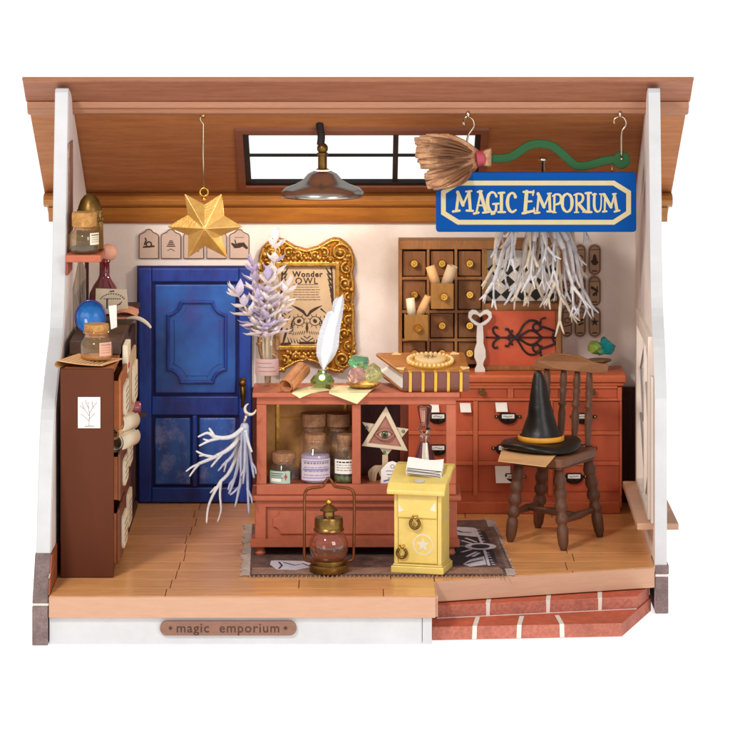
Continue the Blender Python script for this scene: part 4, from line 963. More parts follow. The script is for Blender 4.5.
def cup(dr, px, py, yy=yD):
    x_, z_ = QX(px), QZ(py); y_ = yD + .02
    m = MB(); n = 12; w2, h2 = .105, .055
    # hood: half ellipsoid open below
    vs = []; fs = []
    for i in range(n + 1):
        a = PI * i / n
        for j in range(5):
            t = PI / 2 * j / 4; vs.append((x_ + w2 * math.cos(a) * math.cos(t*.9), y_ - .07 * math.sin(t), z_ - .01 - h2 * 1.3 * math.sin(a) * math.cos(t * .75) + .0))
    for i in range(n):
        for j in range(4): fs.append((i*5+j, (i+1)*5+j, (i+1)*5+j+1, i*5+j+1))
    m.add(vs, fs)
    m.box(x_ - .15, x_ + .15, y_ - .018, y_, z_ - .012, z_ + .018); m.prism(rrect(x_ - .09, x_ + .09, z_ - .03, z_ + .045, .02), y_ - .045, y_ - .004)
    q = m.build('cup_pull', 'pull_black', dr, smooth=False)
    m = MB(); m.box(x_ - .07, x_ + .07, y_ - .052, y_ - .0455, z_ - .012, z_ + .034); lb = m.build('label', 'paper_white', q)
    m = MB(); rn = random.Random(int(px)); p_ = [(x_ - .05 + .012 * k, z_ + .011 + rn.uniform(-.008, .008)) for k in range(9)]; m.ribbon(p_, .006, y_ - .0525, step=.00002); m.build('writing', 'ink', lb, recalc=False)
    m = MB()
    for sx in (-1, 1): m.ball((x_ + sx * .13, y_ - .02, z_ + .003), .013, 8)
    m.build('screw', 'brass', q, smooth=True)
def tagcard(dr, px, py, w2, h2, curl=.0):
    x_, z_ = QX(px), QZ(py); y_ = yD + .012
    m = MB(); n = 5; vs = []; fs = []
    for i in range(n + 1):
        t = i / n
        for sx in (-1, 1): vs.append((x_ + sx * w2 / 2 + .01 * t, y_ - .01 - .05 * t * t, z_ - h2 * t))
    for i in range(n): fs.append((2*i, 2*i+1, 2*i+3, 2*i+2))
    m.add(vs, fs); o = m.build('paper_tag', 'paper_white', dr, recalc=False); q = o.modifiers.new('t', 'SOLIDIFY'); q.thickness = .006
for r_ in range(3):
    for c_ in range(3):
        a, b2 = QX(cols[c_]) + .03, QX(cols[c_+1]) - .03
        zz1, zz0 = QZ(rws[r_]) - (.024 if r_ else .003), QZ(rws[r_+1]) + .024
        m = MB(); m.box(a, b2, yD + .020, yD + .039, zz0, zz1); dr = m.build('drawer', 'dresser_panel', ds, bevel=.004)
        m = MB(); m.box(a + .05, b2 - .05, yD + .012, yD + .0195, zz0 + .035, zz1 - .035)
        pxc = [438, 508, 583.5][c_]; pyc = [417, 448.5, 477][r_]
        if c_ == 2 and r_ == 2: pxc = 574
        if c_ == 1 and r_ == 2: pxc = 513
        if c_ == 1 and r_ == 1: pxc = 505
        cup(dr, pxc, pyc)
        if (c_, r_) in ((1, 0), (1, 2), (0, 0)): tagcard(dr, {(1, 0): 501, (1, 2): 502.5, (0, 0): 434}[(c_, r_)], {(1, 0): 402.5, (1, 2): 466, (0, 0): 403}[(c_, r_)], {(1, 0): .13, (1, 2): .17, (0, 0): .10}[(c_, r_)], {(1, 0): .10, (1, 2): .185, (0, 0): .10}[(c_, r_)])
        if (c_, r_) == (0, 0): tagcard(dr, 465, 403, .12, .10)
xsm = [dx0 + .051, QX(457) - .036, QX(457) + .036, QX(510.5) - .036, QX(510.5) + .036, QX(562) - .036, QX(562) + .036, dx1 - .051]
for i, kp in zip(range(4), (430, 482, 536, 592)):
    m = MB(); m.box(xsm[2*i] + .002, xsm[2*i+1] - .002, yD + .02, yD + .039, QZ(401) + .033, t0 - .078); dr = m.build('small_drawer', 'dresser_panel', ds, bevel=.004)
    m = MB(); zk = QZ(391.5); xk = QX(kp); m.rev((xk, yD + .02, zk), (xk, yD - .05, zk), [(0, .02), (.3, .018), (.5, .036), (.85, .038), (1, .03), (1.0, .014), (.8, .01)], 14); m.build('knob', 'bronze', dr, smooth=True, split=40)
# red panel with ironwork, leaning in the lower bay
yP = 4.78
rp_ = T('ironwork_panel', 'red panel with black wrought iron scrollwork in a brown frame on the dresser', 'panel', (X(520, yP), yP, ztop))
x0, x1, z0, z1 = X(483.5, yP), X(561, yP), ztop + .004, Z(311, yP)
m = MB(); m.box(x0, x1 - .06, yP, yP + .03, z0 + .03, z1); m.build('panel_board', 'red_panel', rp_, bevel=.004)
m = MB(); m.box(x1 - .059, x1, yP - .03, yP + .05, z0, z1 - .002); m.box(x0 - .01, x1 - .0605, yP - .028, yP + .05, z0, z0 + .05); m.build('panel_frame', 'oak', rp_, bevel=.006)
m = MB(); I = lambda pts_, w2=.018: m.tube(curve([W(a, b2, yP - .012) for a, b2 in pts_], 4), w2, 6, sq=.7, up=(0, 1, 0))
I([(486, 337.5), (556, 337.5)], .014)
for sz in (-1, 1):
    y0_ = 337.5
    q = lambda a, d_: (a, y0_ + sz * d_)
    I([q(498, -9.5 * -1), q(495, 10.5), q(493, 8), q(494.5, 4), q(499, .5)])
    I([q(505, 8), q(508, 8.5), q(510, 5), q(515, 0)]); I([q(512.5, 7.5), q(510, 3), q(507, 0)])
    I([q(515, 0), q(519, 5), q(524, 13), q(530, 17), q(537, 16), q(541, 11), q(541, 8)])
    I([q(516, 0), q(522, 3), q(529, 7), q(535, 6), q(542, 0)])
    I([q(541, 11), q(548, 9), q(560 - 3, 5.5)]); I([q(541, 14), q(541, 18), q(546, 20)], .014)
    xc, zc = X(536.5, yP), Z(y0_ + sz * 10.5, yP)
    m.tube([(xc + .042 * math.cos(k_ * PI / 7), yP - .014, zc + .042 * math.sin(k_ * PI / 7)) for k_ in range(14)], .012, 6, closed=True)
I([(556, 331), (553.5, 334), (553, 337.5), (553.5, 341), (556, 344)])
m.build('ironwork', 'iron_print', rp_, smooth=True)
# heart key
yY = 4.7
kx = X(480, yY); s_ = 1 / (100 * S(yY))
outer = [(0, 313.5), (4, 310), (8, 309.5), (11.5, 312), (12, 317), (9, 321.5), (4.5, 325), (3, 329), (3.6, 336), (3.4, 343), (5.6, 350), (5.8, 357), (3.6, 362), (3.2, 365), (5.2, 369), (5.2, 373)]
inr = [(0, 317), (3.5, 314.4), (6.5, 314), (8.3, 316), (7, 318.8), (3.5, 321), (0, 323)]
def mir(L_): return [P2(480 + a, b2, yY) for a, b2 in L_] + [P2(480 - a, b2, yY) for a, b2 in L_[::-1] if a > 0]
hk = T('heart_key', 'tall white wooden key with heart shaped bow standing on the dresser', 'key', (kx, yY, ztop))
head = [(0, 313.5), (4, 310), (8, 309.5), (11.5, 312), (12, 317), (9, 321.5), (4.5, 325)]
ho = mir(head); hi2 = mir([(0, 317), (3, 314.6), (6.2, 314), (8.3, 315.6), (8.4, 317.8), (6, 320), (3, 322)])
ho2 = [P2(480 + a, b2, yY) for a, b2 in head + [(0, 326)]] + [P2(480 - a, b2, yY) for a, b2 in head[::-1] if a > 0]
hi3 = [P2(480 + a, b2, yY) for a, b2 in [(0, 317), (3, 314.6), (6.2, 314), (8.3, 315.6), (8.4, 317.8), (6, 320), (3, 322), (0, 323.4)]]; hi3 += [P2(480 - a, b2, yY) for a, b2 in [(3, 322), (6, 320), (8.4, 317.8), (8.3, 315.6), (6.2, 314), (3, 314.6)]]
m = MB(); m.ringprism(ho2, hi3, yY - .03, yY + .03); m.build('key_bow', 'key_white', hk, bevel=.006)
shaft = [(3.0, 325.5), (3.2, 329), (3.6, 336), (3.4, 343), (5.6, 350), (5.8, 357), (3.6, 362), (3.2, 365), (5.2, 369), (5.2, 372.5)]
m = MB(); m.prism([P2(480 + a, b2, yY) for a, b2 in shaft] + [P2(480 - a, b2, yY) for a, b2 in shaft[::-1]], yY - .031, yY + .031); m.build('key_shaft', 'key_white', hk, bevel=.006)
# crystals in a dish
def crystal(c, r, seed, mt, lab, group=None, sc_=(1, 1, 1)):
    rn = random.Random(seed); bm = bmesh.new()
    for i in range(26):
        v = Vector((rn.gauss(0, 1), rn.gauss(0, 1), rn.gauss(0, 1))).normalized() * r * rn.uniform(.9, 1.12); bm.verts.new((v.x * sc_[0], v.y * sc_[1], v.z * sc_[2]))
    bmesh.ops.convex_hull(bm, input=bm.verts[:]); bmesh.ops.delete(bm, geom=[v for v in bm.verts if not v.link_faces], context='VERTS')
    me = bpy.data.meshes.new('crystal'); bm.to_mesh(me); bm.free(); me.materials.append(MATS[mt])
    o = bpy.data.objects.new('crystal', me); COL.objects.link(o); o.location = c; return tag(o, lab, 'crystal', group)
def dish(c, r, lab, mt='gold'):
    t_ = m = MB(); n = 20; rings = [(.25, .0), (.5, .012), (.8, .02), (1, .045)]; vs = []; fs = []
    for q, z in rings:
        for k_ in range(n * 2):
            a = 2 * PI * k_ / (n * 2); rr = r * q * (1 + (.06 if q == 1 and k_ % 2 else 0)); vs.append((c[0] + math.cos(a) * rr, c[1] + math.sin(a) * rr, c[2] + z + (.012 if q == 1 and k_ % 2 else 0)))
    N2 = n * 2
    for i in range(3):
        for k_ in range(N2): fs.append((i*N2+k_, i*N2+(k_+1) % N2, (i+1)*N2+(k_+1) % N2, (i+1)*N2+k_))
    fs.append(tuple(range(N2)))
    m.add(vs, fs); o = m.build('scalloped_dish', mt, loc=c, smooth=True); tag(o, lab, 'dish'); q = o.modifiers.new('t', 'SOLIDIFY'); q.thickness = .01; return o
yC = 4.75; cc_ = W(600, 357, yC)
m = MB(); m.lathe((cc_.x, yC, ztop), [(.09, .0), (.09, .015), (.03, .03), (.025, .07), (.07, .09), (.13, .115), (.135, .13), (.06, .12)], 24); q = m.build('brass_stand', 'old_brass', loc=(cc_.x, yC, ztop), smooth=True); tag(q, 'small brass footed stand at the right end of the dresser', 'stand')
crystal(tuple(W(605.5, 346.5, yC)), .11, 3, 'crystal_teal', 'large teal crystal on the brass stand', 'crystals on the brass stand', (1, .9, 1))
crystal(tuple(W(594.5, 347.5, yC - .06)), .088, 8, 'crystal_lime', 'yellow green crystal at the left of the brass stand', 'crystals on the brass stand')
crystal(tuple(W(600, 352, yC - .1)), .05, 5, 'crystal_green', 'small green crystal at the front of the brass stand', 'crystals on the brass stand')
# ================================================================== RUG
m = MB(); rz = .018
RG = [(-1.11, .96), (1.53, .98), (1.42, 4.0), (-1.17, 3.75)]
m.prism(RG, .002, rz, 'z'); rg = m.build('rug', 'rug', loc=(0, 2.4, 0)); tag(rg, 'dark woven rug with eye, rays and white feathers under the counter', 'rug')
def gp(pts_, z=rz): return [tuple(G(a, b2, z))[:2] for a, b2 in pts_]
def flat(name, pts_, mt, z, par=rg):
    m = MB(); m.add([(a, b2, z) for a, b2 in gp(pts_)], [tuple(range(len(pts_)))]); return m.build(name, mt, par)
m = MB(); m.add([(-1.09, .99, rz + .002), (1.50, 1.01, rz + .002), (1.485, 1.35, rz + .002), (-1.095, 1.33, rz + .002)], [(0, 1, 2, 3)]); m.build('border_band', 'rug_warm', rg)
flat('dark_field', [(446, 532), (484, 531), (505, 562), (452, 566)], 'rug_dark', rz + .002)
flat('warm_patch', [(484, 527), (494, 527), (512, 568), (500, 569)], 'rug', rz + .003)
flat('white_motif', [(455, 527), (474, 528), (478.5, 537.5), (455, 535)], 'rug_white', rz + .004)
flat('white_motif', [(463, 564.5), (470, 560), (484, 556.5), (486.5, 565), (470, 567)], 'rug_white', rz + .004)
flat('white_motif', [(271, 561), (276, 560.6), (310, 561.5), (318, 566), (296, 570.5), (277, 570), (270, 565)], 'rug_white', rz + .004)
m = MB()
R = lambda p, w2: m.ribbon([Vector(q) for q in gp(p)], w2, rz + .005, nrm='z', step=.0001)
for a, b2 in (((462, 541), (474, 544.6)), ((461, 546.5), (470, 547)), ((462, 552.5), (471, 550)), ((466, 538.6), (476, 542.5)), ((467, 557), (476, 552.6)), ((473, 557), (479, 553.6))): R([a, b2], .035)
for t in range(7):
    u = t / 6; R([(477.2 + 8.4 * u * 1.0, 530 + 18 * u * .95), (478.4 + 8.4 * u, 530 + 18 * u * .95 + .3)], .03)
    if t > 0: R([(485.5 + 7.5 * u, 551 + 14 * u), (486.8 + 7.5 * u, 551.3 + 14 * u)], .03)
R([(474.8, 529), (484, 548)], .03); R([(484.5, 551), (489, 566)], .03)
m.build('dotted_line', 'rug_white', rg, recalc=False)
m = MB(); c_ = G(480.5, 547, rz); m.add([(c_.x + .17 * math.cos(a) , c_.y + .19 * math.sin(a) , rz + .007) for a in [k * PI / 10 for k in range(20)]], [tuple(range(20))]); eo = m.build('eye', 'rug_white', rg)
m = MB(); m.add([(c_.x + .10 * math.cos(a), c_.y + .12 * math.sin(a), rz + .009) for a in [k * PI / 8 for k in range(16)]], [tuple(range(16))]); m.build('pupil', 'rug_dark', eo)
m = MB(); R2 = lambda p, w2: m.ribbon([Vector(q) for q in gp(p)], w2, rz + .006, nrm='z', step=.0001)
R2([(279, 562.5), (282, 566), (279, 569)], .02); R2([(284, 563), (295, 565.8), (303, 564), (309, 566.5)], .022); R2([(457, 531), (462, 532.5), (470, 533)], .03); R2([(467, 564), (474, 562), (482, 560.5)], .03)
m.build('motif_lines', 'rug_dark', rg, recalc=False)
m = MB(); rn = random.Random(2)
for k in range(64):
    t = k / 63
    for sd in (0, 1):
        a, b2 = (RG[0], RG[3]) if sd == 0 else (RG[1], RG[2])
        x_, y_ = a[0] + (b2[0]-a[0]) * t, a[1] + (b2[1]-a[1]) * t; L_ = rn.uniform(.07, .11) * (-1 if sd == 0 else 1)
        m.tube([(x_, y_, .012), (x_ + L_ * .5, y_ + rn.uniform(-.01, .01), .014), (x_ + L_, y_ + rn.uniform(-.02, .02), .008)], .009, 4)
for k in range(60):
    t = k / 59; x_ = RG[0][0] + (RG[1][0] - RG[0][0]) * t; m.tube([(x_, .95, .012), (x_ + rn.uniform(-.01, .01), .90 - rn.random() * .02, .007)], .008, 4)
fr = m.build('fringe', 'fringe', rg)

# ================================================================== COUNTER
yf = 1.96
ct = T('display_counter', 'terracotta shop counter with open display window above a panelled base', 'counter', (0, 2.25, 0))
CX = lambda p: X(p, yf)
CZ = lambda p: Z(p, yf)
yb = 2.58
xl, xr = CX(256.5), CX(456)
zt = 1.745; z_top0 = CZ(398)
zi0 = CZ(484.3); zi1 = CZ(404.8); zbase = CZ(495)
m = MB(); m.box(CX(252.5), CX(459.5), yf - .06, yb + .03, z_top0 + .012, zt); m.build('counter_top', 'terracotta', ct, bevel=.012)
# upper frame
m = MB()
for a, b2 in ((xl, CX(266.5)), (CX(352), CX(360.8)), (CX(446), xr)): m.box(a, b2, yf, yf + .07, zi0, zi1)
m.box(xl, xr, yf, yf + .07, zi1 + .001, z_top0 + .010); m.box(xl, xr, yf, yf + .07, zbase, zi0 - .001)
m.build('window_frame', 'terracotta', ct, bevel=.008)
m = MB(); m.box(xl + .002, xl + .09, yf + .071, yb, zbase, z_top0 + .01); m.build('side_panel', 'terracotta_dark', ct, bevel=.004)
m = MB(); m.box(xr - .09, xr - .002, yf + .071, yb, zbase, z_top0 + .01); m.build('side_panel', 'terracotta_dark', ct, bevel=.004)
m = MB(); m.box(xl + .092, xr - .092, yf + .071, yb, zi0 - .06, zi0 - .012); m.build('shelf', 'terracotta', ct, bevel=.004)
# back of left bay: tan board, colour brightened in place of warm light, with brass battens
xm_ = CX(356)
m = MB(); m.box(xl + .092, xm_, yb - .03, yb, zi0 - .01, z_top0); m.build('back_board', 'warm_lit_back', ct)
for p in (276.5, 345): m = MB(); m.box(CX(p) - .018, CX(p) + .018, yb - .05, yb - .031, zi0, z_top0); m.build('brass_batten', 'gold', ct, bevel=.004)
m = MB(); m.box(CX(279), CX(343), yb - .036, yb - .031, CZ(427), CZ(425.6)); m.build('board_joint', 'gold_base', ct)
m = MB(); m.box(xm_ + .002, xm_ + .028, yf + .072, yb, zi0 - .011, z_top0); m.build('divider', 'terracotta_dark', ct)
# post at back right of the right bay's left half (dresser visible through the open back)
m = MB(); m.box(xm_ + .03, X(400, yb), yb - .03, yb, zi0 - .01, z_top0); bk = m.build('back_board', 'wainscot', ct)
m = MB(); m.text('TALES', .11, TM(X(381, yb - .032), yb - .032, Z(417, yb)), 0, .001)
m = MB(); m.box(X(400, yb), X(408.5, yb), yb - .04, yb, zi0 - .01, z_top0); m.build('back_post', 'terracotta', ct, bevel=.004)
# ledge and base
m = MB(); m.box(CX(251), CX(461), yf - .06, yb + .03, CZ(500.2), zbase - .002); m.build('ledge', 'terracotta', ct, bevel=.012)
zl = CZ(500.2); zs = CZ(545.5)
bx0, bx1 = CX(255), CX(457)
px0, px1, pz0, pz1 = CX(266), CX(446), CZ(541.5), CZ(507)
m = MB(); m.box(bx0, bx1, yf + .04, yb, zs, zl - .002)
m.ringprism([(bx0, zs), (bx1, zs), (bx1, zl - .003), (bx0, zl - .003)], [(px0, pz0), (px1, pz0), (px1, pz1), (px0, pz1)], yf - .01, yf + .04)
m.build('base_cabinet', 'terracotta', ct, bevel=.008)
nb = notched(CX(273), CX(440), CZ(534.5), CZ(511.5), .075, 6)
# rounded ears: end edges bulge outwards a little
m = MB(); m.prism(nb, yf + .015, yf + .041); m.build('raised_panel', 'terracotta', ct, bevel=.008)
m = MB(); m.prism([(yf - .04, .115), (yf - .055, .21), (yf - .02, zs - .002), (yb + .03, zs - .002), (yb + .03, .115)], CX(250.5), CX(459.5), 'x'); m.build('skirting', 'terracotta', ct, bevel=.008)
for p in (260, 450):
    for y_ in (yf + .07, yb - .06):
        m = MB(); m.lathe((X(p, yf), y_, rz + .001), [(.05, 0), (.06, .02), (.045, .06), (.06, .096)], 14); m.build('foot', 'terracotta', ct, smooth=True, split=40)

# ------------------------------------------------------------------ jars
def jar(x, y, z, r, h, neck_r, cork_r, cork_h, lab, glassm='clear_glass', fill=None, fill_h=0, name='cork_jar', corkm='cork', label=None, twine=False, shoulder=.16, neck_h=.07, neck=True):
    t_ = T(name, lab, 'jar', (x, y, z))
    zsH = h * (1 - shoulder)
    m = MB(); m.lathe((x, y, z), [(r * .86, .004), (r * .97, .02), (r, .05), (r, zsH - .06), (r * .985, zsH - .02), (r * .93, zsH + .01), (neck_r * 1.02, h - .01), (neck_r, h), (neck_r, h + neck_h), (neck_r * 1.12, h + neck_h + .008), (neck_r * 1.12, h + neck_h + .03), (neck_r, h + neck_h + .035)], 36, cap=False)
    m.lathe((x, y, z), [(.001, .006), (r * .86, .004)], 36, cap=False)
    m.build('glass_body', glassm, t_, smooth=True)
    m = MB(); ctop = h + neck_h + cork_h
    m.lathe((x, y, z), [(neck_r * .9, h + neck_h * .2), (neck_r * .93, h + neck_h), (cork_r, h + neck_h + .02), (cork_r * 1.03, ctop - .03), (cork_r * .98, ctop), (cork_r * .5, ctop + .004)], 30); m.build('cork', corkm, t_, smooth=True, split=35)
    if fill:
        m = MB(); m.lathe((x, y, z), [(r * .84, .018), (r * .93, .04), (r * .93, fill_h - .01), (r * .88, fill_h), (.001, fill_h + .004)], 30); m.build('contents', fill, t_, smooth=True, split=40)
    if label:
        mt, z0_, z1_, a0, a1, kind = label
        m = MB(); m.arc((x, y, z), r + .004, z0_, z1_, a0, a1, .005, 16); lo = m.build('label', mt, t_)
        def patch(nm, am, b0, b1, c0, c1, mt2):
            m = MB(); m.arc((x, y, z), r + .0105, c0, c1, b0, b1, .001, 8); m.build(nm, mt2, lo)
        rn = random.Random(int(x * 100)); w = a1 - a0; hh = z1_ - z0_
        if kind == 'cross':
            ax_ = a0 + w * .80; zc = z0_ + hh * .55
            patch('cross', 0, ax_ - .09, ax_ + .09, zc - .012, zc + .012, 'red_ink'); patch('cross', 0, ax_ - .03, ax_ + .03, zc - .035, zc + .035, 'red_ink')
            patch('band', 0, a0 + w * .12, a0 + w * .6, z0_ + .02, z0_ + .055, 'paper_white')
            m = MB()
            for q in range(3): m.arc((x, y, z), r + .0105, z1_ - .03 - q * .022, z1_ - .024 - q * .022, a0 + w * .1, a0 + w * (.6 + .1 * rn.random()), .001, 6)
            m.build('writing', 'ink', lo)
        else:
            m = MB(); nl = 4
            for q in range(nl):
                zz = z1_ - hh * (.22 + .18 * q); aa = a0 + w * .12
                while aa < a1 - w * .12:
                    L_ = w * rn.uniform(.04, .14); m.arc((x, y, z), r + .0105, zz, zz + (hh * .09 if q == 0 else hh * .035), aa, min(a1 - w * .1, aa + L_), .001, 3); aa += L_ + w * .03
            m.build('writing', 'ink' if kind == 'bold' else 'ink_gray', lo)
            if kind == 'frame':
                m = MB()
                for q in (.12, .48, .52, .9): m.arc((x, y, z), r + .0105, z0_ + hh * q, z0_ + hh * q + .005, a0 + w * .08, a1 - w * .08, .001, 8)
                m.build('label_rule', 'blue_ink', lo)
    return t_
F = -PI / 2
yj = 2.14; zf = zi0 - .011
def jz(py, y=yj): return Z(py, y) - zf
jar(X(283.8, yj), yj, zf, .163, .205, .125, .128, .095, 'low glass jar with wide cork and green label at the left of the counter window', label=('mint_label', .015, .145, F - 1.0, F + .42, 'cross'), shoulder=.25, neck_h=.02)
jar(X(315.3, yj), yj, zf, .162, .38, .115, .112, .085, 'tall jar of lilac powder with cream label in the counter window', fill='lilac_powder', fill_h=.30, label=('lilac_label', .045, .27, F - 1.0, F + 1.15, 'frame'), shoulder=.2, neck_h=.05)
y2 = 2.42
jar(X(313.5, y2), y2, zf, .16, .50, .12, .135, .15, 'taller corked jar standing behind the lilac powder jar', shoulder=.15, neck_h=.04, fill='lilac_powder', fill_h=.16)
jar(X(345.5, yj), yj, zf, .125, .34, .088, .092, .08, 'corked jar with dark lettered label and moss beside the counter post', fill='moss', fill_h=.08, label=('paper_white', .11, .26, F - 1.0, F + 1.1, 'bold'), shoulder=.12, neck_h=.09)
jar(X(339, y2), y2, zf, .15, .50, .11, .135, .15, 'tall corked jar at the back beside the counter post', shoulder=.15, neck_h=.04, fill='amber_fill', fill_h=.12)
# small pearls on cork
for (px, py, y_, l_) in ((299.5, 416.5, y2 - .13, 'cream bead on the left rim of the tallest cork'), (321, 416.5, y2 - .13, 'cream bead on the right rim of the tallest cork'), (298.5, 438, yj, 'cream bead at the shoulder of the lilac powder jar')):
    pass
# eye ornament
ye = 2.12
eo = T('eye_ornament', 'cream triangle ornament with a green eye on a post inside the counter window', 'ornament', (X(385.5, ye), ye, zf))
E = lambda a, b2: P2(a, b2, ye)
tri = [E(361.5, 445.5), E(407.8, 450.6), E(386, 406)]; itri = [E(368.3, 442.6), E(401.4, 446.4), E(385.6, 415.5)]
m = MB(); m.ringprism(tri, itri, ye - .03, ye + .02); m.build('triangle_frame', 'ornament_cream', eo, bevel=.004)
m = MB(); m.prism([E(362, 422.5), E(408.8, 429.5), E(385.8, 457.5)], ye + .022, ye + .045); m.build('back_triangle', 'ornament_cream', eo, bevel=.004)
m = MB(); m.prism([E(367.5, 443), E(402, 447), E(385.6, 414.8)], ye - .005, ye + .018); es_ = m.build('eye_field', 'eye_skin', eo)
m = MB(); c_ = W(384.8, 434.3, ye - .01); m.ball(c_, .075, 16, sx=1, sy=.4, sz=.6); m.build('eyeball', 'eye_white', es_, smooth=True)
m = MB(); m.ball(c_ + Vector((0, -.02, 0)), .04, 14, sy=.5); m.build('iris', 'eye_green', es_, smooth=True)
m = MB(); m.ball(c_ + Vector((0, -.04, 0)), .018, 10, sy=.5); m.build('pupil', 'ink', es_, smooth=True)
m = MB(); 
for sz in (-1, 1): m.tube(curve([c_ + Vector((-.10, -.01, .0)), c_ + Vector((-.05, -.03, sz * .04)), c_ + Vector((.0, -.035, sz * .052)), c_ + Vector((.05, -.03, sz * .04)), c_ + Vector((.10, -.01, 0))], 4), .012, 6)
m.build('eyelid', 'eye_skin', es_, smooth=True)
m = MB()
for a, b2 in ((366.8, 427.8), (403.4, 431.3), (384.4, 452.5)): m.ball(W(a, b2, ye - .03 if b2 > 500 else ye + .015), .018, 8)
m.build('green_stud', 'green_dot', eo, smooth=True)
m = MB(); m.box(X(382.2, ye), X(388, ye), ye + .0, ye + .03, zf + .02, Z(455, ye)); m.box(X(380, ye), X(392, ye), ye - .05, ye + .08, zf, zf + .02); m.build('post', 'kraft', eo, bevel=.004)
# dried twist behind it
m = MB()
for k in range(5): m.tube(curve([W(371 + k, 482, ye + .12), W(369 + 2 * k, 472, ye + .12), W(377 + 2*k, 466, ye + .14), W(381 + k, 476, ye + .12)], 4), .012, 5)
q = m.build('raffia_bundle', 'kraft', loc=(X(376, ye), ye + .12, zf)); tag(q, 'small twist of tan raffia at the foot of the eye ornament', 'raffia')
# pale tag
yt = 2.04
tp = [E2 for E2 in [P2(a, b2, yt) for a, b2 in [(381, 483.5), (381, 470), (384, 466.5), (388, 462.5), (392.5, 461.2), (397, 463), (401, 467.5), (403, 472), (403, 483.5)]]]
m = MB(); m.prism(tp, yt, yt + .02); tg = m.build('paper_tag', 'paper_white', loc=(X(391, yt), yt, zf), bevel=.003); tag(tg, 'white ghost shaped paper tag standing behind the yellow mailbox', 'tag')
m = MB(); cx2, cz2 = P2(392.5, 466.5, yt); m.ribbon([(cx2 + .02 * math.cos(a), cz2 + .02 * math.sin(a)) for a in [k * .7 for k in range(10)]], .006, yt - .001, step=.0001)
for q in range(3): m.ribbon([P2(386 + q, 471 + 3.4 * q, yt), P2(396 + q, 471 + 3.4 * q + (.5 if q % 2 else 0), yt)], .007, yt - .001, step=.0001)
m.ribbon([P2(384, 481, yt), P2(390, 479.5, yt), P2(394, 475.5, yt)], .014, yt - .001, step=.0001)
m.build('drawing', 'blue_ink', tg, recalc=False)
# flask
yk = 2.2; fx = X(424.7, yk)
fl = T('potion_flask', 'conical flask of dark red potion with clear tapered stopper in the counter', 'flask', (fx, yk, zf))
zz = lambda py: Z(py, yk) - zf
m = MB(); m.lathe((fx, yk, zf), [(.165, .004), (.178, .03), (.17, .06), (.06, zz(440)), (.052, zz(436)), (.05, zz(433))], 32, cap=False); m.build('glass_body', 'clear_glass', fl, smooth=True)
m = MB(); m.lathe((fx, yk, zf), [(.048, zz(438)), (.05, zz(434)), (.05, zz(432)), (.078, zz(430)), (.078, zz(428.6)), (.05, zz(427.5)), (.052, zz(425.5)), (.05, zz(422)), (.078, zz(408)), (.076, zz(406)), (.06, zz(405.2))], 32); m.build('stopper', 'solid_glass', fl, smooth=True)
m = MB(); m.lathe((fx, yk, zf), [(.15, .01), (.165, .03), (.158, .06), (.045, zz(441.5)), (.001, zz(441))], 30); m.build('potion', 'magenta_liquid', fl, smooth=True, split=50)
m = MB(); m.arc((fx, yk, zf), .112, .14, .26, F - .38, F + .38, .004, 8)
m = MB(); m.add([(fx - .045, yk - .176, zf + .045), (fx + .06, yk - .176, zf + .045), (fx + .028, yk - .062, zz(441) + zf - .01), (fx - .022, yk - .062, zz(441) + zf - .01)], [(0, 1, 2, 3)]); m.build('label', 'silver_print', fl)  # pale strip paints the white highlight down the flask, no paper label
# ------------------------------------------------------------------ on the counter top
# vase with lavender
yv = 2.42; vx = X(268.2, yv)
vz = Z(385.3, yv); zt_ = zt
va = T('glass_vase', 'cylindrical glass vase with pink label holding pale lilac flower spikes', 'vase', (vx, yv, zt_))
hv = Z(333, yv) - zt_
m = MB(); m.lathe((vx, yv, zt_), [(.115, .004), (.128, .02), (.130, hv - .12), (.118, hv - .07), (.112, hv - .05), (.124, hv - .03), (.124, hv)], 32, cap=False); m.lathe((vx, yv, zt_), [(.001, .02), (.115, .008)], 32, cap=False)
m.build('glass_body', 'clear_glass', va, smooth=True)
m = MB(); m.arc((vx, yv, zt_), .134, Z(374, yv) - zt_, Z(357.5, yv) - zt_, F - 1.35, F + .95, .005, 14); lb = m.build('label', 'pink_card', va)
m = MB()
for q in range(3): m.arc((vx, yv, zt_), .140, Z(362 + 4 * q, yv) - zt_, Z(361.3 + 4 * q, yv) - zt_, F - 1.0 + .1 * q, F + .3 + .2 * q, .001, 8)
m.build('writing', 'ink_gray', lb)
rn = random.Random(31)
def bract(mb, p, d, L_, w_):
    d = Vector(d).normalized(); u = d.cross(Vector((0, 0, 1))); u = u.normalized() if u.length > .1 else Vector((1, 0, 0)); v = d.cross(u).normalized()
    P_ = [(0, .12, .0), (.22, .72, .02), (.5, 1, .0), (.78, .55, -.05)]
    vs = []; fs = []
    for t, w2, bend in P_:
        c = p + d * (L_ * t) - v * (bend * L_)
        vs += [c + u * w_ * w2, c + v * w_ * w2 * .45, c - u * w_ * w2, c - v * w_ * w2 * .25]
    vs.append(p + d * L_ + Vector((0, 0, .0)) + v * 0)
    for i in range(3):
        for k in range(4): fs.append((i*4+k, i*4+(k+1) % 4, (i+1)*4+(k+1) % 4, (i+1)*4+k))
    for k in range(4): fs.append((12+k, 12+(k+1) % 4, 16))
    fs.append((3, 2, 1, 0)); mb.add(vs, fs)
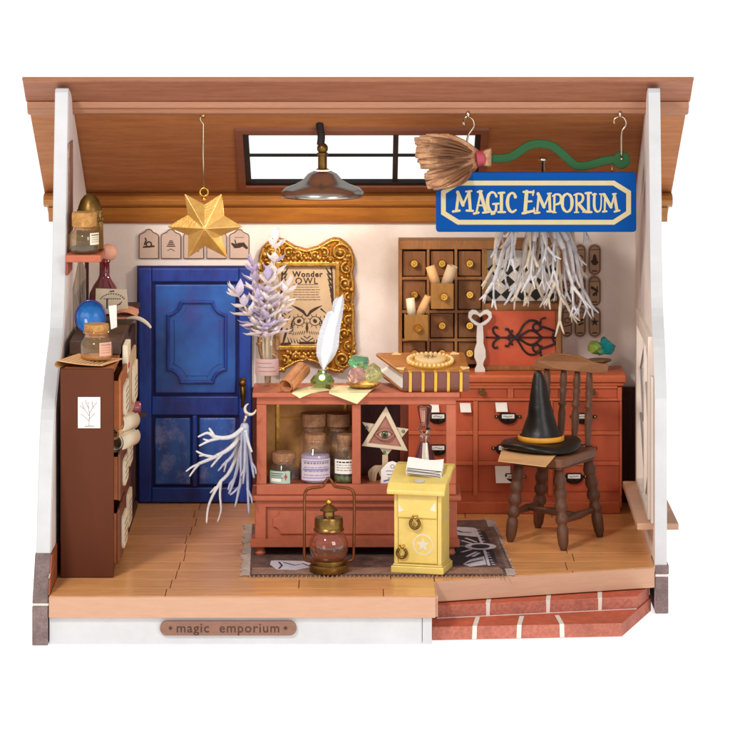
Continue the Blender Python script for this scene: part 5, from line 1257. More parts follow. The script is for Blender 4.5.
def spike(base, tip, L_, w_, lab, mt, stem0=.25, nw=9):
    L_ *= 1.3; w_ *= 1.15; nw = max(5, nw - 2)
    base, tip = Vector(base), Vector(tip); t_ = T('flower_spike', lab, 'flower', tuple(base), 'lilac flower spikes standing in the vase')
    foot = Vector((vx + (base.x - vx) * .3, yv + rn.uniform(-.04, .04), zt_ + .03))
    m = MB(); m.tube(curve([foot, foot.lerp(base, .6), base, base.lerp(tip, .5), tip], 4), [.016] * 14 + [.008] * 3, 6); m.build('stem', 'stem_pale', t_, smooth=True)
    ax = (tip - base).normalized(); u = ax.orthogonal().normalized(); v = ax.cross(u)
    m = MB(); m2 = MB()
    for i in range(nw):
        f = i / (nw - 1); c = base.lerp(tip, stem0 * 0 + f * .93); nb_ = 5 if f < .8 else 4; L2 = L_ * (1 - .35 * f) * rn.uniform(.85, 1.15)
        for k in range(nb_):
            a = 2 * PI * (k + .5 * (i % 2)) / nb_ + rn.uniform(-.3, .3); up = .55 + .5 * f + rn.uniform(-.15, .25)
            d = u * math.cos(a) + v * math.sin(a) + ax * up
            bract(m if rn.random() < (.5 if mt == 'lilac' else .7) else m2, c, d, L2 * rn.uniform(.8, 1.15), w_)
    for k in range(3): bract(m, tip, ax + u * rn.uniform(-.2, .2) + v * rn.uniform(-.2, .2), L_ * .7, w_ * .8)
    m.build('bracts', mt, t_, smooth=False); m2.build('bracts', 'lilac_cream' if mt == 'lilac' else 'lilac', t_, smooth=False)
V = lambda px, py, y=yv: W(px, py, y)
spike(V(269, 330), V(276, 243), .20, .042, 'tallest pale flower spike, pointing straight up from the vase', 'lilac_cream', nw=9)
spike(V(264, 332, yv + .05), V(253, 268, yv + .1), .18, .040, 'lilac flower spike just left of the tallest one', 'lilac')
spike(V(262, 334, yv - .06), V(237, 294, yv - .1), .19, .042, 'pale flower spike leaning furthest left over the door', 'lilac_cream', nw=7)
spike(V(272, 334, yv + .02), V(286, 290, yv), .20, .042, 'pale flower spike leaning right in front of the gilded frame', 'lilac_cream', nw=7)
spike(V(267, 336, yv - .09), V(267.5, 280, yv - .14), .18, .044, 'full lilac flower spike at the front centre of the vase', 'lilac')
spike(V(266, 338, yv - .04), V(258, 300, yv - .16), .15, .040, 'short lilac flower spike low on the left front of the vase', 'lilac', nw=6)
# ink bottle and quill
yq = 2.2; qx = X(322.3, yq)
ib = T('ink_bottle', 'squat faceted green glass ink bottle beneath the white quill', 'ink bottle', (qx, yq, zt))
hz = Z(370.5, yq) - zt
m = MB(); m.lathe((qx, yq, zt), [(.05, .004), (.085, .012), (.125, .06), (.128, .085), (.09, hz - .05), (.05, hz - .02), (.045, hz), (.055, hz + .01)], 12, cap=True); m.build('glass_body', 'green_glass', ib)
m = MB(); m.ball((qx - .002, yq - .085, zt + hz * .66), .033, 12); m.build('glint_ball', 'lamp_glow', ib, smooth=True)  # glowing ball stands in for the bright glint on the glass
qf = T('quill', 'upright white feather quill standing in the green ink bottle', 'quill', (qx, yq, zt + .05))
lft = [(323, 372.6), (319.5, 366), (316.6, 358), (316.2, 350), (318, 340), (320.6, 330), (324.5, 320.5), (328, 313.6), (330.2, 317), (332.2, 318.5), (332, 311), (333.2, 304), (337, 298.5), (343.6, 294.6)]
rgt = [(343.6, 294.6), (344.3, 304), (343, 315), (341, 326), (339.4, 338), (338.4, 350), (335, 357.5), (330.8, 364), (326, 369), (324, 372.6)]
spn = [(323.3, 376), (323.6, 372), (325, 358), (328, 342), (332, 326), (337, 310), (343.6, 294.6)]
spc = curve([Vector(p) for p in spn], 6)
def spx(py):
    for i in range(len(spc) - 1):
        if spc[i+1].y <= py <= spc[i].y: 
            f = (spc[i].y - py) / (spc[i].y - spc[i+1].y + 1e-9); return spc[i].x + (spc[i+1].x - spc[i].x) * f
    return spc[-1].x if py < spc[-1].y else spc[0].x
def edge(L_, py):
    for i in range(len(L_) - 1):
        a, b2 = L_[i], L_[i+1]
        if min(a[1], b2[1]) <= py <= max(a[1], b2[1]) and a[1] != b2[1]: return a[0] + (b2[0] - a[0]) * (py - a[1]) / (b2[1] - a[1])
    return spx(py)
m = MB(); rows_ = 60; vs = []; fs = []
for i in range(rows_ + 1):
    py = 372.4 - (372.4 - 295) * i / rows_; cxp = spx(py)
    for sd, Lq in ((-1, lft), (1, rgt)):
        e = edge(Lq, max(294.7, py)); jit = (rn.random() - .5) * .5
        # barbs slant upward: outer points sit higher
        vs += [W(cxp, py, yq - .01), W((cxp + e) / 2, py - 1.2, yq - .035 - .004 * (i % 2)), W(e + jit, py - 2.4 if i < rows_ - 3 else py, yq + .02)]
for i in range(rows_):
    for sd in (0, 3):
        o = i * 6 + sd; fs += [(o, o+1, o+7, o+6), (o+1, o+2, o+8, o+7)]
m.add(vs, fs); m.build('vane', 'feather', qf, recalc=False)
m = MB(); m.tube([W(p.x, p.y, yq - .012) for p in spc], [.014 - .011 * i / len(spc) for i in range(len(spc))], 6); m.build('shaft', 'paper_white', qf, smooth=True)
# scroll and parchment
rolled('leather_scroll', W(285.8, 386.5, 1.98), W(302.5, 368.5, 2.30), .088, 'rolled brown leather scroll lying at the left of the counter top', 'scroll', 'leather_scroll')
def sheet(name, pts3, mt, lab, cat='paper', th_=.008):
    m = MB(); m.add(pts3[0], pts3[1]); o = m.build(name, mt, loc=tuple(Vector(pts3[0][0])), recalc=False); q = o.modifiers.new('t', 'SOLIDIFY'); q.thickness = th_; tag(o, lab, cat); return o
ye_ = yf - .062
def top(px, py, dz=.008): # point on the counter top plane
    return tuple(G(px, py, zt + dz))
a, b2, c_, d = top(291.5, 391.6), top(309.5, 385), top(352, 386), top(328.5, 391.2)
A1 = W(292, 393.2, ye_ - .01); A2 = W(299.8, 398.2, ye_ - .03); A3 = W(311, 392.8, ye_ - .01); A4 = W(329, 393, ye_ - .01)
sheet('parchment', ([top(293, 391.8), top(300, 388.5), top(318, 386.5), top(330, 390.6), tuple(A1), tuple(A2), tuple(A3)], [(0, 1, 2, 3), (0, 4, 6, 3), (4, 5, 6)]), 'parchment', 'cream parchment with a corner folded over the counter edge beneath the scroll')
B1 = W(329, 393, ye_ - .02); B2 = W(357, 404, ye_ - .05); B3 = W(368, 393, ye_ - .02)
sheet('parchment', ([top(329, 391, .014), top(334, 386, .014), top(376, 387, .014), top(371, 391, .014), tuple(B1), tuple(B2), tuple(B3)], [(0, 1, 2, 3), (0, 4, 6, 3), (4, 5, 6)]), 'parchment', 'larger cream parchment with a pointed corner hanging over the counter front below the crystals')
# dish with crystals
yc = 2.12
dc = (X(363.5, yc), yc, zt + .016); dish(dc, .175, 'scalloped gold dish of pastel crystals on the counter')
g3 = 'pastel crystals in the gold dish on the counter'
crystal(tuple(W(356.3, 375.5, yc - .05)), .112, 12, 'crystal_pink', 'pale pink crystal at the front left of the gold dish', g3)
crystal(tuple(W(372.3, 373.5, yc - .02)), .112, 15, 'crystal_yellow', 'yellow green crystal at the right of the gold dish', g3)
crystal(tuple(W(359.5, 362.5, yc + .1)), .112, 19, 'crystal_green', 'mint green crystal at the back of the gold dish', g3, (1.1, 1, .75))
# book
bt = T('spell_book', 'thick brown book with gold banded spine and round bead emblem on its cover', 'book', tuple(G(400.5, 391.5, zt + .004)), rot=(.14, 0, .06))
bw_, bd_, bh_ = .735, .74, .21
m = MB(); m.prism([(0, .03), (.02, .01), (.72, .0), (.735, .03), (.735, .72), (.71, .745), (-.19, .745), (-.215, .72), (-.21, .68)], 0, .028, 'z'); m.build('back_cover', 'book_cover', bt, bevel=.008, local=True)
m = MB(); m.prism([(0, .03), (.02, .01), (.72, .0), (.735, .03), (.735, .72), (.71, .745), (-.19, .745), (-.215, .72), (-.21, .68)], bh_ - .028, bh_, 'z'); m.build('front_cover', 'book_cover', bt, bevel=.008, local=True)
m = MB(); n = 8
prof_ = [(.0 + .10 * math.sin(PI * i / n) ** .7, .03 + (bh_ - .06) * i / n) for i in range(n + 1)]
vs = [(x_ + .01 + dx2, y_, z_) for (y_, dx2) in ((.035, -.0), (.70, -.19)) for x_, z_ in prof_]; vs += [(.70, y_, z_) for y_ in (.035, .70) for z_ in (.03, bh_ - .03)]
fs = [(i, i+1, n+1+i+1, n+1+i) for i in range(n)]; k0 = 2 * (n + 1)
fs += [tuple(range(n + 1)) + (k0+1, k0), tuple(range(n+1, 2*n+2)) + (k0+3, k0+2), (k0, k0+1, k0+3, k0+2), (0, n+1, k0+2, k0), (n, 2*n+1, k0+3, k0+1)]
m.add(vs, fs); m.build('pages', 'paper_white', bt, local=True, smooth=True, split=40)
m = MB(); m.prism([(-.022, .0), (-.035, .05), (-.038, bh_/2), (-.035, bh_ - .05), (-.022, bh_ - .002), (.028, bh_ - .002), (.028, .0)], .025, .725, 'x')
sp_ = m.build('spine', 'book_spine', bt, bevel=.01, local=True)
for i in range(5):
    x_ = .10 + i * .134; m = MB(); m.prism([(-.05, .004), (-.052, bh_ * .5), (-.05, bh_ + .004), (.05, bh_ + .006), (.05, bh_ - .03), (-.02, bh_ - .03), (-.02, .004)], x_ - .016, x_ + .016, 'x'); m.build('spine_band', 'book_gold', sp_, bevel=.005, local=True)
ecx, ecy = .34, .36
m = MB(); m.lathe((ecx, ecy, bh_), [(.25, 0), (.255, .015), (.235, .03), (.19, .034), (.185, .02), (.12, .022)], 36); em = m.build('emblem', 'book_gold', bt, smooth=True, split=40, local=True)
m = MB()
for k in range(30): a = 2 * PI * k / 30; m.ball((ecx + .235 * math.cos(a), ecy + .235 * math.sin(a), bh_ + .030), .021, 8)
m.build('bead_ring', 'bead_cream', em, smooth=True, local=True)
m = MB(); m.lathe((ecx, ecy, bh_), [(.165, .022), (.165, .05), (.12, .06)], 30); m.build('medallion', 'bead_cream', em, smooth=True, split=40, local=True)
m = MB(); 
for k in range(8): a = 2 * PI * k / 8; m.ribbon([(ecx + .03 * math.cos(a), ecy + .03 * math.sin(a)), (ecx + .07 * math.cos(a + .3), ecy + .07 * math.sin(a + .3))], .012, bh_ + .061, nrm='z')
m.build('drawing', 'ink_brown', em, local=True, recalc=False)
for (x_, y_, a) in ((.02, .10, .8), (.68, .10, 2.3), (.0, .66, -.6), (.62, .66, -2.5)):
    m = MB(); m.prism([(x_ + .06 * math.cos(a + k * 2.094), y_ + .06 * math.sin(a + k * 2.094)) for k in range(3)], bh_ + .001, bh_ + .018, 'z'); m.build('corner_stud', 'bead_cream', bt, bevel=.004, local=True)

# ================================================================== BUNCH AT THE COUNTER'S CORNER
yN2 = 1.86
cb = T('hanging_branches', 'bluish white forked branches hanging on a crescent hook at the left end of the counter', 'dried branches', tuple(W(244, 418, yN2)))
rnd = random.Random(77)
Wn = lambda a, b2, dy=0: W(a, b2, yN2 + dy)
def br_(pts_, r, mt='branch_blue', dy=0.):
    m = MB()
    for P_, r0, r1 in pts_:
        r0 *= .82; r1 *= .78; q = curve([Wn(a, b2, dy) for a, b2 in P_], 4); n = len(q); m.tube(q, [r0 + (r1 - r0) * i / (n-1) for i in range(n)], 7, sq=.6)
    m.build('branch', mt, cb, smooth=True)
br_([([(243, 428), (233, 436), (222, 438), (212, 436)], .032, .026), ([(213, 436), (207, 433), (198, 437)], .024, .012), ([(214, 436), (211, 431), (209, 428)], .024, .012), ([(220, 438), (209, 441), (199, 446)], .024, .012), ([(209, 441), (203, 439)], .016, .01)], 0, 'branch_white', -.1)
br_([([(242, 430), (235, 443), (226, 451), (216, 456)], .034, .026), ([(217, 456), (208, 460), (198, 464)], .026, .02), ([(199, 464), (192, 467), (186, 471.5)], .018, .010), ([(199, 464), (194, 470), (189.5, 476.5)], .018, .010), ([(213, 457), (204, 455), (196, 451)], .022, .012), ([(205, 455), (199, 456)], .016, .01), ([(222, 454), (216, 461), (211, 467)], .02, .012)], 0, 'branch_white', -.05)
br_([([(243, 432), (235, 460), (228, 474), (220, 482)], .030, .022), ([(221, 481), (213, 495), (208, 508), (206.5, 523)], .022, .012), ([(221, 482), (220, 495), (221, 510), (217.5, 522)], .022, .012), ([(216, 487), (210, 493)], .016, .01)], 0, 'branch_white', .05)
br_([([(240, 440), (232, 456), (222, 466)], .026, .018), ([(224, 464), (218, 471)], .016, .01), ([(227, 460), (224, 472)], .016, .01)], 0, 'branch_blue', .0)
br_([([(243, 432), (238, 465), (234, 480), (229, 494)], .03, .016), ([(235, 478), (230, 484), (228, 490)], .018, .01)], 0, 'branch_blue', .0)
br_([([(244, 432), (242, 470), (238, 494), (235, 507)], .03, .016), ([(240, 486), (234, 492), (230, 495)], .018, .01)], 0, 'branch_blue', -.05)
br_([([(245, 432), (247, 470), (248, 495), (249, 514)], .03, .016), ([(247, 488), (251, 497), (252, 503)], .016, .01)], 0, 'branch_blue', -.05)
br_([([(246, 430), (250, 455), (254, 478)], .028, .014), ([(251, 462), (255, 468), (256, 474)], .018, .010)], 0, 'branch_blue', .0)
br_([([(243, 430), (241, 455), (241, 480), (239, 490)], .028, .014)], 0, 'branch_blue', -.09)
br_([([(245, 432), (245, 460), (243, 484)], .03, .016), ([(244, 470), (240, 477)], .018, .010)], 0, 'branch_blue', -.12)
br_([([(245, 430), (249, 445), (252, 452)], .026, .014)], 0, 'branch_white', -.12)
m = MB(); m.rev(Wn(245, 423, -.05), Wn(243, 440, -.05), [(0, .03), (.15, .045), (.6, .055), (1, .05)], 14); m.build('binding', 'branch_blue', cb, smooth=True)
m = MB(); m.tube([Wn(243.5, 424, -.05), Wn(245.5, 418, -.05), Wn(247, 414, -.04)], .02, 7); m.build('clasp', 'silver', cb, smooth=True)
m = MB(); cx2, cz2 = P2(250.5, 408.5, yN2); q = [(cx2 + .058 * math.cos(a), yN2 - .03, cz2 + .058 * math.sin(a)) for a in [1.9 + k * .33 for k in range(14)]]; m.tube(q, [.004 + .014 * math.sin(PI * (i + .5) / 14) for i in range(14)], 8); m.build('crescent_hook', 'branch_warm', cb, smooth=True)
# ================================================================== MAILBOX
mbx = T('mailbox', 'yellow mailbox with sloping lid, two ring pulls and star emblem', 'mailbox', (.66, 1.22, .02), rot=(0, 0, -.24))
w_, d_ = .27, .20    # half sizes
m = MB(); m.box(-w_ - .03, w_ + .03, -d_ - .035, d_ + .03, 0, .075); m.prism(rrect(-w_ - .012, w_ + .012, -d_ - .015, d_ + .015, .01), .0755, .095, 'z'); m.build('base', 'yellow_paint', mbx, local=True, bevel=.012)
hb = .90
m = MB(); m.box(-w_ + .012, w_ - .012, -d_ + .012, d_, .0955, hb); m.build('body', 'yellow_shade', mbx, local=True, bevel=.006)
m = MB()
for sx in (-1, 1): m.box(sx * w_ - (.045 if sx > 0 else 0), sx * w_ + (.045 if sx < 0 else 0), -d_ - .002, d_ - .002, .096, hb - .002)
m.build('corner_post', 'yellow_paint', mbx, local=True, bevel=.006)
m = MB(); m.box(-w_ + .05, w_ - .05, -d_ - .006, -d_ + .011, .11, .60); dr = m.build('door', 'yellow_paint', mbx, local=True, bevel=.006)
m = MB(); m.prism([(-d_ - .022, .60), (-d_ - .03, .61), (-d_ - .03, .86), (-d_ + .011, .90), (-d_ + .011, .60)], -w_ + .048, w_ - .048, 'x'); fp = m.build('flap', 'yellow_paint', mbx, local=True, bevel=.006)
# lid: swept roof, eaves flick at the ridge
lp_ = [(-d_ - .11, .865), (-d_ - .12, .905), (-d_ - .045, .985), (.0, 1.075), (d_ * .6, 1.125), (d_ + .03, 1.135), (d_ + .04, 1.095), (d_ * .6, 1.07), (.02, 1.0), (-d_ - .02, .90), (-d_ - .06, .862)]
m = MB(); m.prism(lp_, -w_ - .06, w_ + .06, 'x'); ld = m.build('lid', 'yellow_paint', mbx, local=True, bevel=.012)
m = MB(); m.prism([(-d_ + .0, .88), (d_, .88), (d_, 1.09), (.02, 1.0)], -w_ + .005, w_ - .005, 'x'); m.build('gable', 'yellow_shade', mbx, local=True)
def ring_pull(x_, z_, yy, par):
    m = MB(); m.tube([(x_ + .052 * math.sin(a), yy - .03, z_ - .05 - .052 * math.cos(a)) for a in [-2.55 + k * .34 for k in range(16)]], .017, 8); rp2 = m.build('ring_pull', 'bronze', par, smooth=True, local=True)
    m = MB(); m.ball((x_, yy - .01, z_ + .012), .022, 10); m.tube([(x_ - .03, yy - .012, z_ + .03), (x_, yy - .02, z_ + .01), (x_ + .03, yy - .012, z_ + .035)], .009, 6); m.build('pull_mount', 'brass', rp2, smooth=True, local=True)
ring_pull(-.02, .60, -d_ - .03, fp); ring_pull(-.175, .27, -d_ - .004, dr)
m = MB(); cz2 = .315; cx2 = .06; yy = -d_ - .0085
def discr(mb, cx, cz, r0, r1, y_, n=28):
    mb.ringprism([(cx + r1 * math.cos(2*PI*k/n), cz + r1 * math.sin(2*PI*k/n)) for k in range(n)], [(cx + r0 * math.cos(2*PI*k/n), cz + r0 * math.sin(2*PI*k/n)) for k in range(n)], y_, y_ + .004)
discr(m, cx2, cz2, .102, .115, yy); em = m.build('emblem_ring', 'silver_print', dr, local=True)
m = MB(); m.prism([(cx2 + (.078 if k % 2 == 0 else .034) * math.sin(PI * k / 5), cz2 + (.078 if k % 2 == 0 else .034) * math.cos(PI * k / 5)) for k in range(10)], yy, yy + .004); m.build('star_emblem', 'silver_print', dr, local=True)
m = MB(); y3 = -d_ - .0325
m.prism([(-w_ + .055, .66), (-w_ + .12, .68), (-w_ + .08, .72), (-w_ + .06, .76)], y3, y3 + .004); m.build('star_print', 'silver_print', fp, local=True)
m = MB(); m.prism([(w_ - .055, .68), (w_ - .13, .70), (w_ - .10, .74), (w_ - .06, .79)], y3, y3 + .004); m.build('star_print', 'silver_print', fp, local=True)
m = MB(); k_ = (.985 - .905) / .075
vs = []
for k in range(16):
    a = 2 * PI * k / 16; r = (.075 if k % 2 else .05); x_ = r * math.cos(a) + .02; s2 = .5 + .5 * math.sin(a)
    y_ = -d_ - .045 + .17 * s2 * .55; z_ = .985 + (y_ + d_ + .045) * (.09 / (d_ + .045)) * 1.0 + .006
    vs.append((x_, y_ - .0, z_))
m.add(vs, [tuple(range(16))]); m.build('crest', 'silver_print', ld, local=True)
m = MB(); m.add([(w_ + .0015, -d_, .56), (w_ + .0015, d_, .62), (w_ + .0015, d_, .64), (w_ + .0015, -d_, .58)], [(0, 1, 2, 3)]); m.build('side_stripe', 'silver_print', mbx, local=True)
mbx.scale = (.925, .95, .945)
# papers on the mailbox
for i, (dz, rot, lab) in enumerate(((.0, .02, 'bottom folded paper slip on the mailbox lid'), (.03, -.05, 'middle folded paper slip on the mailbox lid'), (.058, .06, 'top folded paper slip on the mailbox lid'))):
    m = MB(); n = 8; vs = []; fs = []
    for k in range(n + 1):
        t = k / n; x_ = -.18 + .37 * t; z_ = .012 * math.cos(t * PI * (1 + .3 * i)) + .006 * i
        for y_ in (-.12, .05): vs.append((x_, y_, z_ + (y_ + .12) * .52))
    for k in range(n): fs.append((2*k, 2*k+1, 2*k+3, 2*k+2))
    m.add(vs, fs); o = m.build('paper_slip', 'paper_white', loc=(0, 0, 0), recalc=False); q = o.modifiers.new('t', 'SOLIDIFY'); q.thickness = .009; q.offset = 1
    o.location = (.69, 1.20, 1.018 + dz * .75); o.rotation_euler = (0.0, .02, -.16 + rot * .6); tag(o, lab, 'paper')
    m = MB()
    m.tube([(-.17, -.123, .014 + .006 * i), (.0, -.124, .006 * i + .002), (.18, -.123, -.010 + .006 * i)], .004, 4); m.build('printed_edge', 'ink', o, local=True)
# ================================================================== LANTERN
yl = 1.12; lx = X(328.8, yl)
ln = T('lantern', 'brass based lantern with round glass globe and tall wire handle', 'lantern', (lx, yl, .02))
zl_ = lambda py: Z(py, yl) - .0
z = lambda py: Z(py, yl)
m = MB(); m.lathe((lx, yl, 0), [(.195, .021), (.203, .035), (.203, .085), (.19, .10), (.165, .105), (.165, .118), (.182, .125), (.182, .145), (.15, .155), (.12, .165)], 36); m.build('base', 'old_brass', ln, smooth=True, split=32)
gc = z(545.5)
m = MB(); m.lathe((lx, yl, gc), [(.203 * math.cos(t), .203 * math.sin(t)) for t in [(-1.05 + k * (2.05 / 18)) for k in range(19)]], 40, cap=False); m.build('glass_globe', 'rose_globe', ln, smooth=True)
m = MB(); n = 10
m.lathe((lx, yl, gc), [(.02, -.13)] + [(.17 * math.cos(t), .16 * math.sin(t)) for t in (-.9, -.6, -.35)] + [(.10, -.045), (.001, -.04)], 30)
m = MB(); zt2 = gc + .17
m.lathe((lx, yl, 0), [(.13, zt2 - .02), (.16, zt2 - .01), (.155, zt2 + .01), (.148, zt2 + .02), (.148, z(519)), (.14, z(517)), (.07, z(516.2)), (.058, z(515.8)), (.058, z(511.5)), (.09, z(510.5)), (.095, z(509.5)), (.06, z(506.3)), (.03, z(504.6)), (.018, z(504))], 32); m.build('cap', 'old_brass', ln, smooth=True, split=32)
m = MB(); m.ball((lx, yl, z(501.8)), .033, 14); m.build('finial', 'brass', ln, smooth=True)
Wl = lambda a, b2: W(a, b2, yl)
m = MB(); hp = [(312, 561.5), (307, 560.5), (304.6, 558), (304.3, 545), (304.4, 520), (304.6, 498), (305.5, 492), (309, 488.6), (316, 487.4), (323, 486), (325.5, 481.5), (328.7, 478.2), (332, 481.5), (334.5, 486), (341, 487.4), (349, 488.4), (353, 491.6), (354.2, 498), (354.2, 520), (353.8, 545), (353, 558), (350, 560.8), (345.5, 561.5)]
m.tube(curve([Wl(*p) for p in hp], 4), .0155, 8); m.build('wire_handle', 'handle_brown', ln, smooth=True)
# ================================================================== CHAIR
ch = T('wooden_chair', 'dark wooden chair with turned legs and spindle back facing the dresser', 'chair', (2.1, 2.97, 0))
F_, L_c, B_, R_c = Vector((2.17, 2.38)), Vector((1.60, 2.80)), Vector((2.05, 3.60)), Vector((2.62, 3.20))
zsb, zst = .855, .955
def seatpoly(k=0):
    c = (F_ + L_c + B_ + R_c) / 4; P_ = [F_, R_c, B_, L_c]; out = []
    for i in range(4):
        a, b2, c2 = P_[i-1], P_[i], P_[(i+1) % 4]
        out += [tuple(b2.lerp(a, .10)), tuple(b2.lerp(a, .03).lerp(c2, .03)), tuple(b2.lerp(c2, .10))]
    return out
m = MB(); sp2 = seatpoly(); m.prism(sp2, zsb, zst, 'z'); m.build('seat', 'chair_seat', ch, bevel=.018)
m = MB(); m.prism(inset(sp2, .012), zsb - .018, zsb - .001, 'z'); m.build('seat_edge', 'chair_wood', ch, bevel=.006)
legp = [(0, .034), (.03, .040), (.08, .056), (.22, .064), (.28, .060), (.30, .048), (.32, .048), (.34, .066), (.38, .072), (.42, .060), (.45, .05), (.47, .05), (.50, .070), (.55, .074), (.60, .058), (.62, .052), (.65, .066), (.70, .074), (.75, .062), (.78, .052), (.81, .066), (.87, .072), (.92, .056), (1, .05)]
feet = [((2.19, 2.34), (2.15, 2.52)), ((1.64, 2.82), (1.74, 2.86)), ((1.98, 3.62), (2.03, 3.44)), ((2.63, 3.10), (2.50, 3.16))]
for f, t in feet:
    m = MB(); m.rev((f[0], f[1], .0), (t[0], t[1], zsb - .015), legp, 20); m.build('leg', 'chair_wood', ch, smooth=True)
def mid(i, t): f, q = feet[i]; return Vector((f[0] + (q[0]-f[0]) * t, f[1] + (q[1]-f[1]) * t, (zsb) * t))
def rung(a, b2):
    m = MB(); m.rev(a, b2, [(0, .026), (.2, .03), (.45, .042), (.5, .046), (.55, .042), (.8, .03), (1, .026)], 14); m.build('stretcher', 'chair_wood', ch, smooth=True)
rung(mid(0, .34), mid(3, .36)); rung(mid(1, .36), mid(2, .34)); a = mid(0, .35).lerp(mid(3, .35), .5); b2 = mid(1, .35).lerp(mid(2, .35), .5); rung(a, b2)
spp = [(0, .026), (.04, .034), (.1, .03), (.2, .038), (.42, .043), (.5, .03), (.52, .045), (.55, .045), (.57, .03), (.65, .036), (.72, .044), (.75, .03), (.78, .042), (.86, .04), (1, .028)]
bT = [W(547, 368, 3.62), W(564, 368, 3.5), W(577.5, 369.5, 3.38), W(589.5, 371.5, 3.26)]
for i, tp_ in enumerate(bT):
    f = [.06, .34, .62, .90][i]; b0 = B_.lerp(R_c, f * .95); cpt = b0.lerp((F_ + L_c) / 2, .05)
    m = MB(); m.rev((cpt.x, cpt.y, zst - .005), tp_, spp, 14); m.build('spindle', 'chair_wood', ch, smooth=True)
# crest rail
cr = [(533, 366.5), (536, 360), (543, 356), (550, 353.8), (566, 354.2), (577, 355.8), (584, 358.5), (592, 362), (600, 364), (608, 364.6), (606.8, 372.8), (592, 373), (575, 371.5), (556, 369.5), (540, 368.6)]
def yc_(px): t = (px - 533) / 75; return 3.68 - .50 * t - .06 * math.sin(PI * t)
m = MB(); fr_ = [W(a, b2, yc_(a) - .035) for a, b2 in cr]; bk = [W(a, b2, yc_(a) - .035) + Vector((.015, .075, 0)) for a, b2 in cr]
m.hexa(fr_, bk); m.build('crest_rail', 'chair_rail', ch, bevel=.008)
# paper under hat
pp_ = [G(498, 461.5, zst + .008), G(502, 449, zst + .008), G(556, 455.5, zst + .008), G(545.6, 467.2, zst + .008)]
m = MB(); m.add([tuple(p) for p in pp_], [(0, 1, 2, 3)]); o = m.build('paper_sheet', 'paper_tan', loc=tuple(pp_[0]), recalc=False); q = o.modifiers.new('t', 'SOLIDIFY'); q.thickness = .008; tag(o, 'tan printed paper sheet lying under the black hat on the chair', 'paper')
m = MB(); m.k = 0
for i in range(3):
    a = pp_[0].lerp(pp_[3], .1); b2 = pp_[0].lerp(pp_[3], .92); up_ = (pp_[1] - pp_[0]) * (.12 + .13 * i); n = 12
    m.ribbon([((a.lerp(b2, k / n)) + up_).xy + Vector((0, .012 * (k % 2))) for k in range(n + 1)], .016, zst + .012, nrm='z', step=.0001)
m.build('writing', 'ink_brown', o, recalc=False)
# hat
yh = 2.98; hx_ = X(541, yh); hz_ = zst + .02
ht = T('witch_hat', 'black pointed witch hat with gold band resting on the chair seat', 'hat', (hx_, yh, hz_))
m = MB(); n = 56; vs = []; fs = []
def wave(a): return .022 * math.sin(2 * a + .6) + .014 * math.sin(3 * a + 1.2)
rings = [(.20, .10, 0), (.26, .095, .2), (.34, .085, .6), (.41, .07, 1), (.437, .045, 1), (.43, .018, .8), (.38, .008, .4), (.26, .004, .1), (.1, .004, 0)]
for r, z_, wv in rings:
    for k in range(n):
        a = 2 * PI * k / n; rr = r * (1 + .02 * math.sin(3 * a)); vs.append((hx_ + math.cos(a) * rr, yh + math.sin(a) * rr, hz_ + z_ + wave(a) * wv + (.012 * wv)))
for i in range(len(rings) - 1):
    for k in range(n): fs.append((i*n+k, i*n+(k+1) % n, (i+1)*n+(k+1) % n, (i+1)*n+k))
m.add(vs, fs); m.build('brim', 'hat_felt', ht, smooth=True)
m = MB(); vs = []; fs = []; rings = [(.245, .09), (.236, .12), (.212, .162), (.193, .21), (.176, .26), (.166, .30), (.152, .34), (.143, .385), (.139, .42), (.128, .476), (.112, .53), (.104, .585), (.094, .63), (.080, .693), (.066, .75), (.052, .80), (.040, .832), (.022, .850), (.002, .855)]
for i, (r, z_) in enumerate(rings):
    for k in range(n):
        a = 2 * PI * k / n; dent = .03 * math.sin(2 * a + z_ * 11) * math.sin(PI * min(1, z_)) + .012 * math.sin(a * 3 + z_ * 21)
        rr = r * (1 + dent * 1.4); vs.append((hx_ - .035 * z_ * z_ / .8 + math.cos(a) * rr, yh + math.sin(a) * rr, hz_ + z_))
for i in range(len(rings) - 1):
    for k in range(n): fs.append((i*n+k, i*n+(k+1) % n, (i+1)*n+(k+1) % n, (i+1)*n+k))
m.add(vs, fs); m.build('cone', 'hat_felt', ht, smooth=True)
m = MB(); m.lathe((hx_, yh, hz_), [(.246, .098), (.256, .103), (.252, .135), (.246, .150), (.235, .152)], 44, cap=False); m.build('hat_band', 'hat_band', ht, smooth=True)

# ================================================================== LEFT BOOKCASE
bx0_, bx1_ = -3.05, -2.505; y0, y1 = .89, 3.3; zT = 2.14
bc = T('bookcase', 'tall dark brown bookcase with open side drawers along the left wall', 'bookcase', (-2.78, 2.1, 0))
m = MB(); m.box(bx0_, bx1_, y0, y0 + .07, .002, zT); sp1 = m.build('end_panel', 'dark_brown', bc, bevel=.01)
m = MB(); m.box(bx0_, bx1_, y1 - .07, y1, .002, zT); m.build('end_panel', 'dark_brown', bc, bevel=.008)
m = MB(); m.box(bx0_, bx0_ + .03, y0 + .071, y1 - .071, .002, zT - .001); m.build('back_panel', 'dark_brown', bc)
m = MB(); m.box(bx0_ + .031, bx1_ - .01, y0 + .071, y1 - .071, zT - .07, zT - .001); m.build('top_board', 'drawer_wood', bc, bevel=.006)
for z_ in (.06, .72, 1.32): m = MB(); m.box(bx0_ + .031, bx1_ - .02, y0 + .071, y1 - .071, z_, z_ + .05); m.build('shelf', 'dark_brown', bc)
